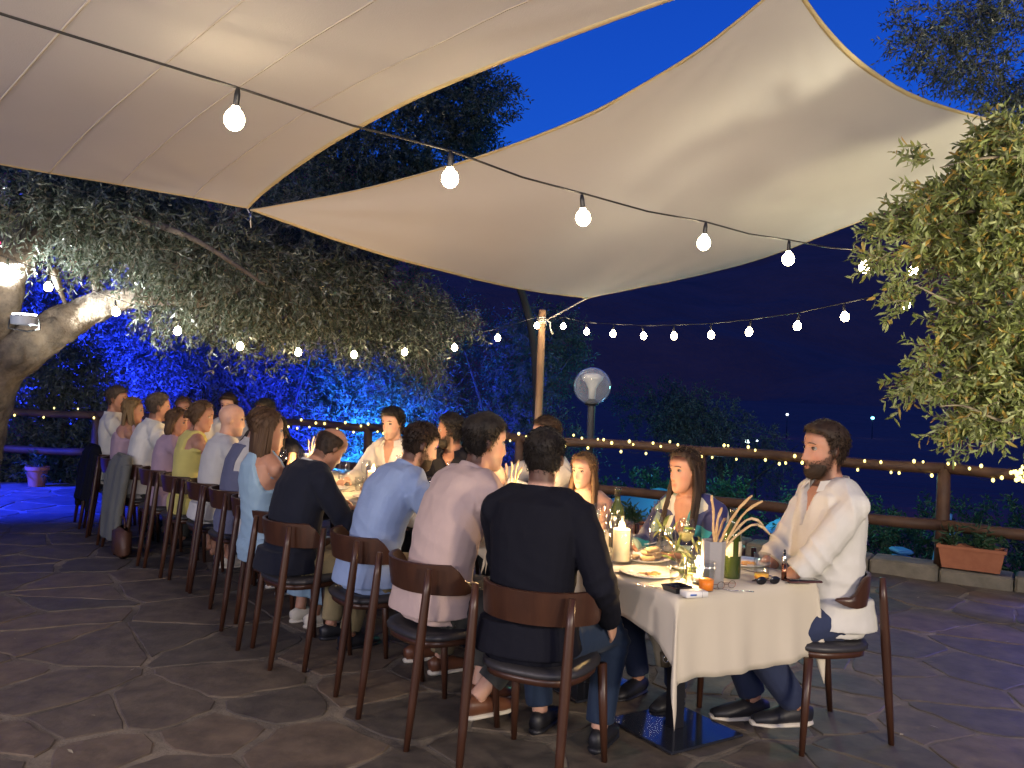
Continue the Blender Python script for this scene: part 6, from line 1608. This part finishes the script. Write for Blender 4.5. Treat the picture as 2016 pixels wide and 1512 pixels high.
# ------------------------------------------------------------------ clothes hung over chairs, bag
def draped(c, rz, m_, label, z1=.18, w=.21):
    t = thing('jacket', label, 'jacket', (c[0], c[1], 0), rz, group='jackets hung over chair backs'); mb = MB(); n = 20
    def rg(z, ww, d, yo): return [(ww * math.copysign(abs(math.cos(a)) ** .7, math.cos(a)), yo + d * math.sin(a), z) for a in [2 * PI * q / n for q in range(n)]]
    mb.loft([rg(z1, w * 1.0, .05, -.31), rg(.40, w * 1.02, .055, -.29), rg(.65, w * 1.12, .06, -.25), rg(.77, w * 1.14, .06, -.235), rg(.83, w * .8, .045, -.225), rg(.85, w * .35, .03, -.22)])
    for s in (-1, 1): mb.tube([(s * w * .95, -.24, .77), (s * w * 1.18, -.27, .62), (s * w * 1.15, -.29, .42), (s * w * 1.1, -.30, .22)], [.05, .05, .046, .042], 12)
    me = remesh(mb, .012, 2, 'jacket'); v = get_v(me); nn = get_n(me); v += nn * (.014 * nz(v * [1, 1, .25], 22, 3, 2))[:, None]; set_v(me, v); link('cloth', me, m_, t)
    part('collar', MB().tube([(-.09, -.21, .80), (-.06, -.235, .85), (0, -.255, .862), (.06, -.235, .85), (.09, -.21, .80)], (.022, .008), 8), m_, t)
draped((-3.25, 7.80), AL, C_JACK, 'grey linen jacket hung over a chair behind the broad man, hem almost at knee height', .12)
draped((-3.95, 8.72), AL, C_BLACK, 'black jacket hung over the chair of the far man in blue light', .32)
t = thing('handbag', 'beige leather shoulder bag with buckle hanging beside the dark jacketed man', 'handbag', tuple(at_y(1292, 1262, 3.86)))
mb = MB(); mb.tube([(-.05, 0, .10), (-.015, -.005, .06), (.018, -.008, .0), (.035, -.008, -.06), (.036, -.005, -.105)], [(.012, .03), (.022, .035), (.026, .04), (.026, .042), (.022, .035)], 14); part('body', mb, mat('beige_leather', (.36, .31, .22), .5, bump=.002, bscale=30), t)
part('flap', MB().tube([(.028, -.05, -.03), (.034, -.052, -.07), (.034, -.046, -.10)], [(.02, .006), (.022, .008), (.018, .006)], 10), mat('olive_leather', (.12, .095, .055), .5), t)
part('buckle', MB().tube([(.034 + .011 * math.cos(a), -.06, -.06 + .015 * math.sin(a)) for a in np.linspace(0, 2 * PI, 11)], .0028, 6, cap=False), MMETAL, t)
t = thing('handbag', 'brown bag standing on the paving under the draped grey jacket', 'handbag', (-3.28, 7.38, 0), AL)
part('body', MB().box((0, 0, .13), (.26, .12, .26), bev=.04), mat('brown_leather', (.07, .03, .018), .5, bump=.002), t)
part('handle', MB().tube([(-.08, 0, .25), (-.06, 0, .34), (.06, 0, .34), (.08, 0, .25)], .009, 8), mat('brown_strap', (.05, .02, .012), .5), t)
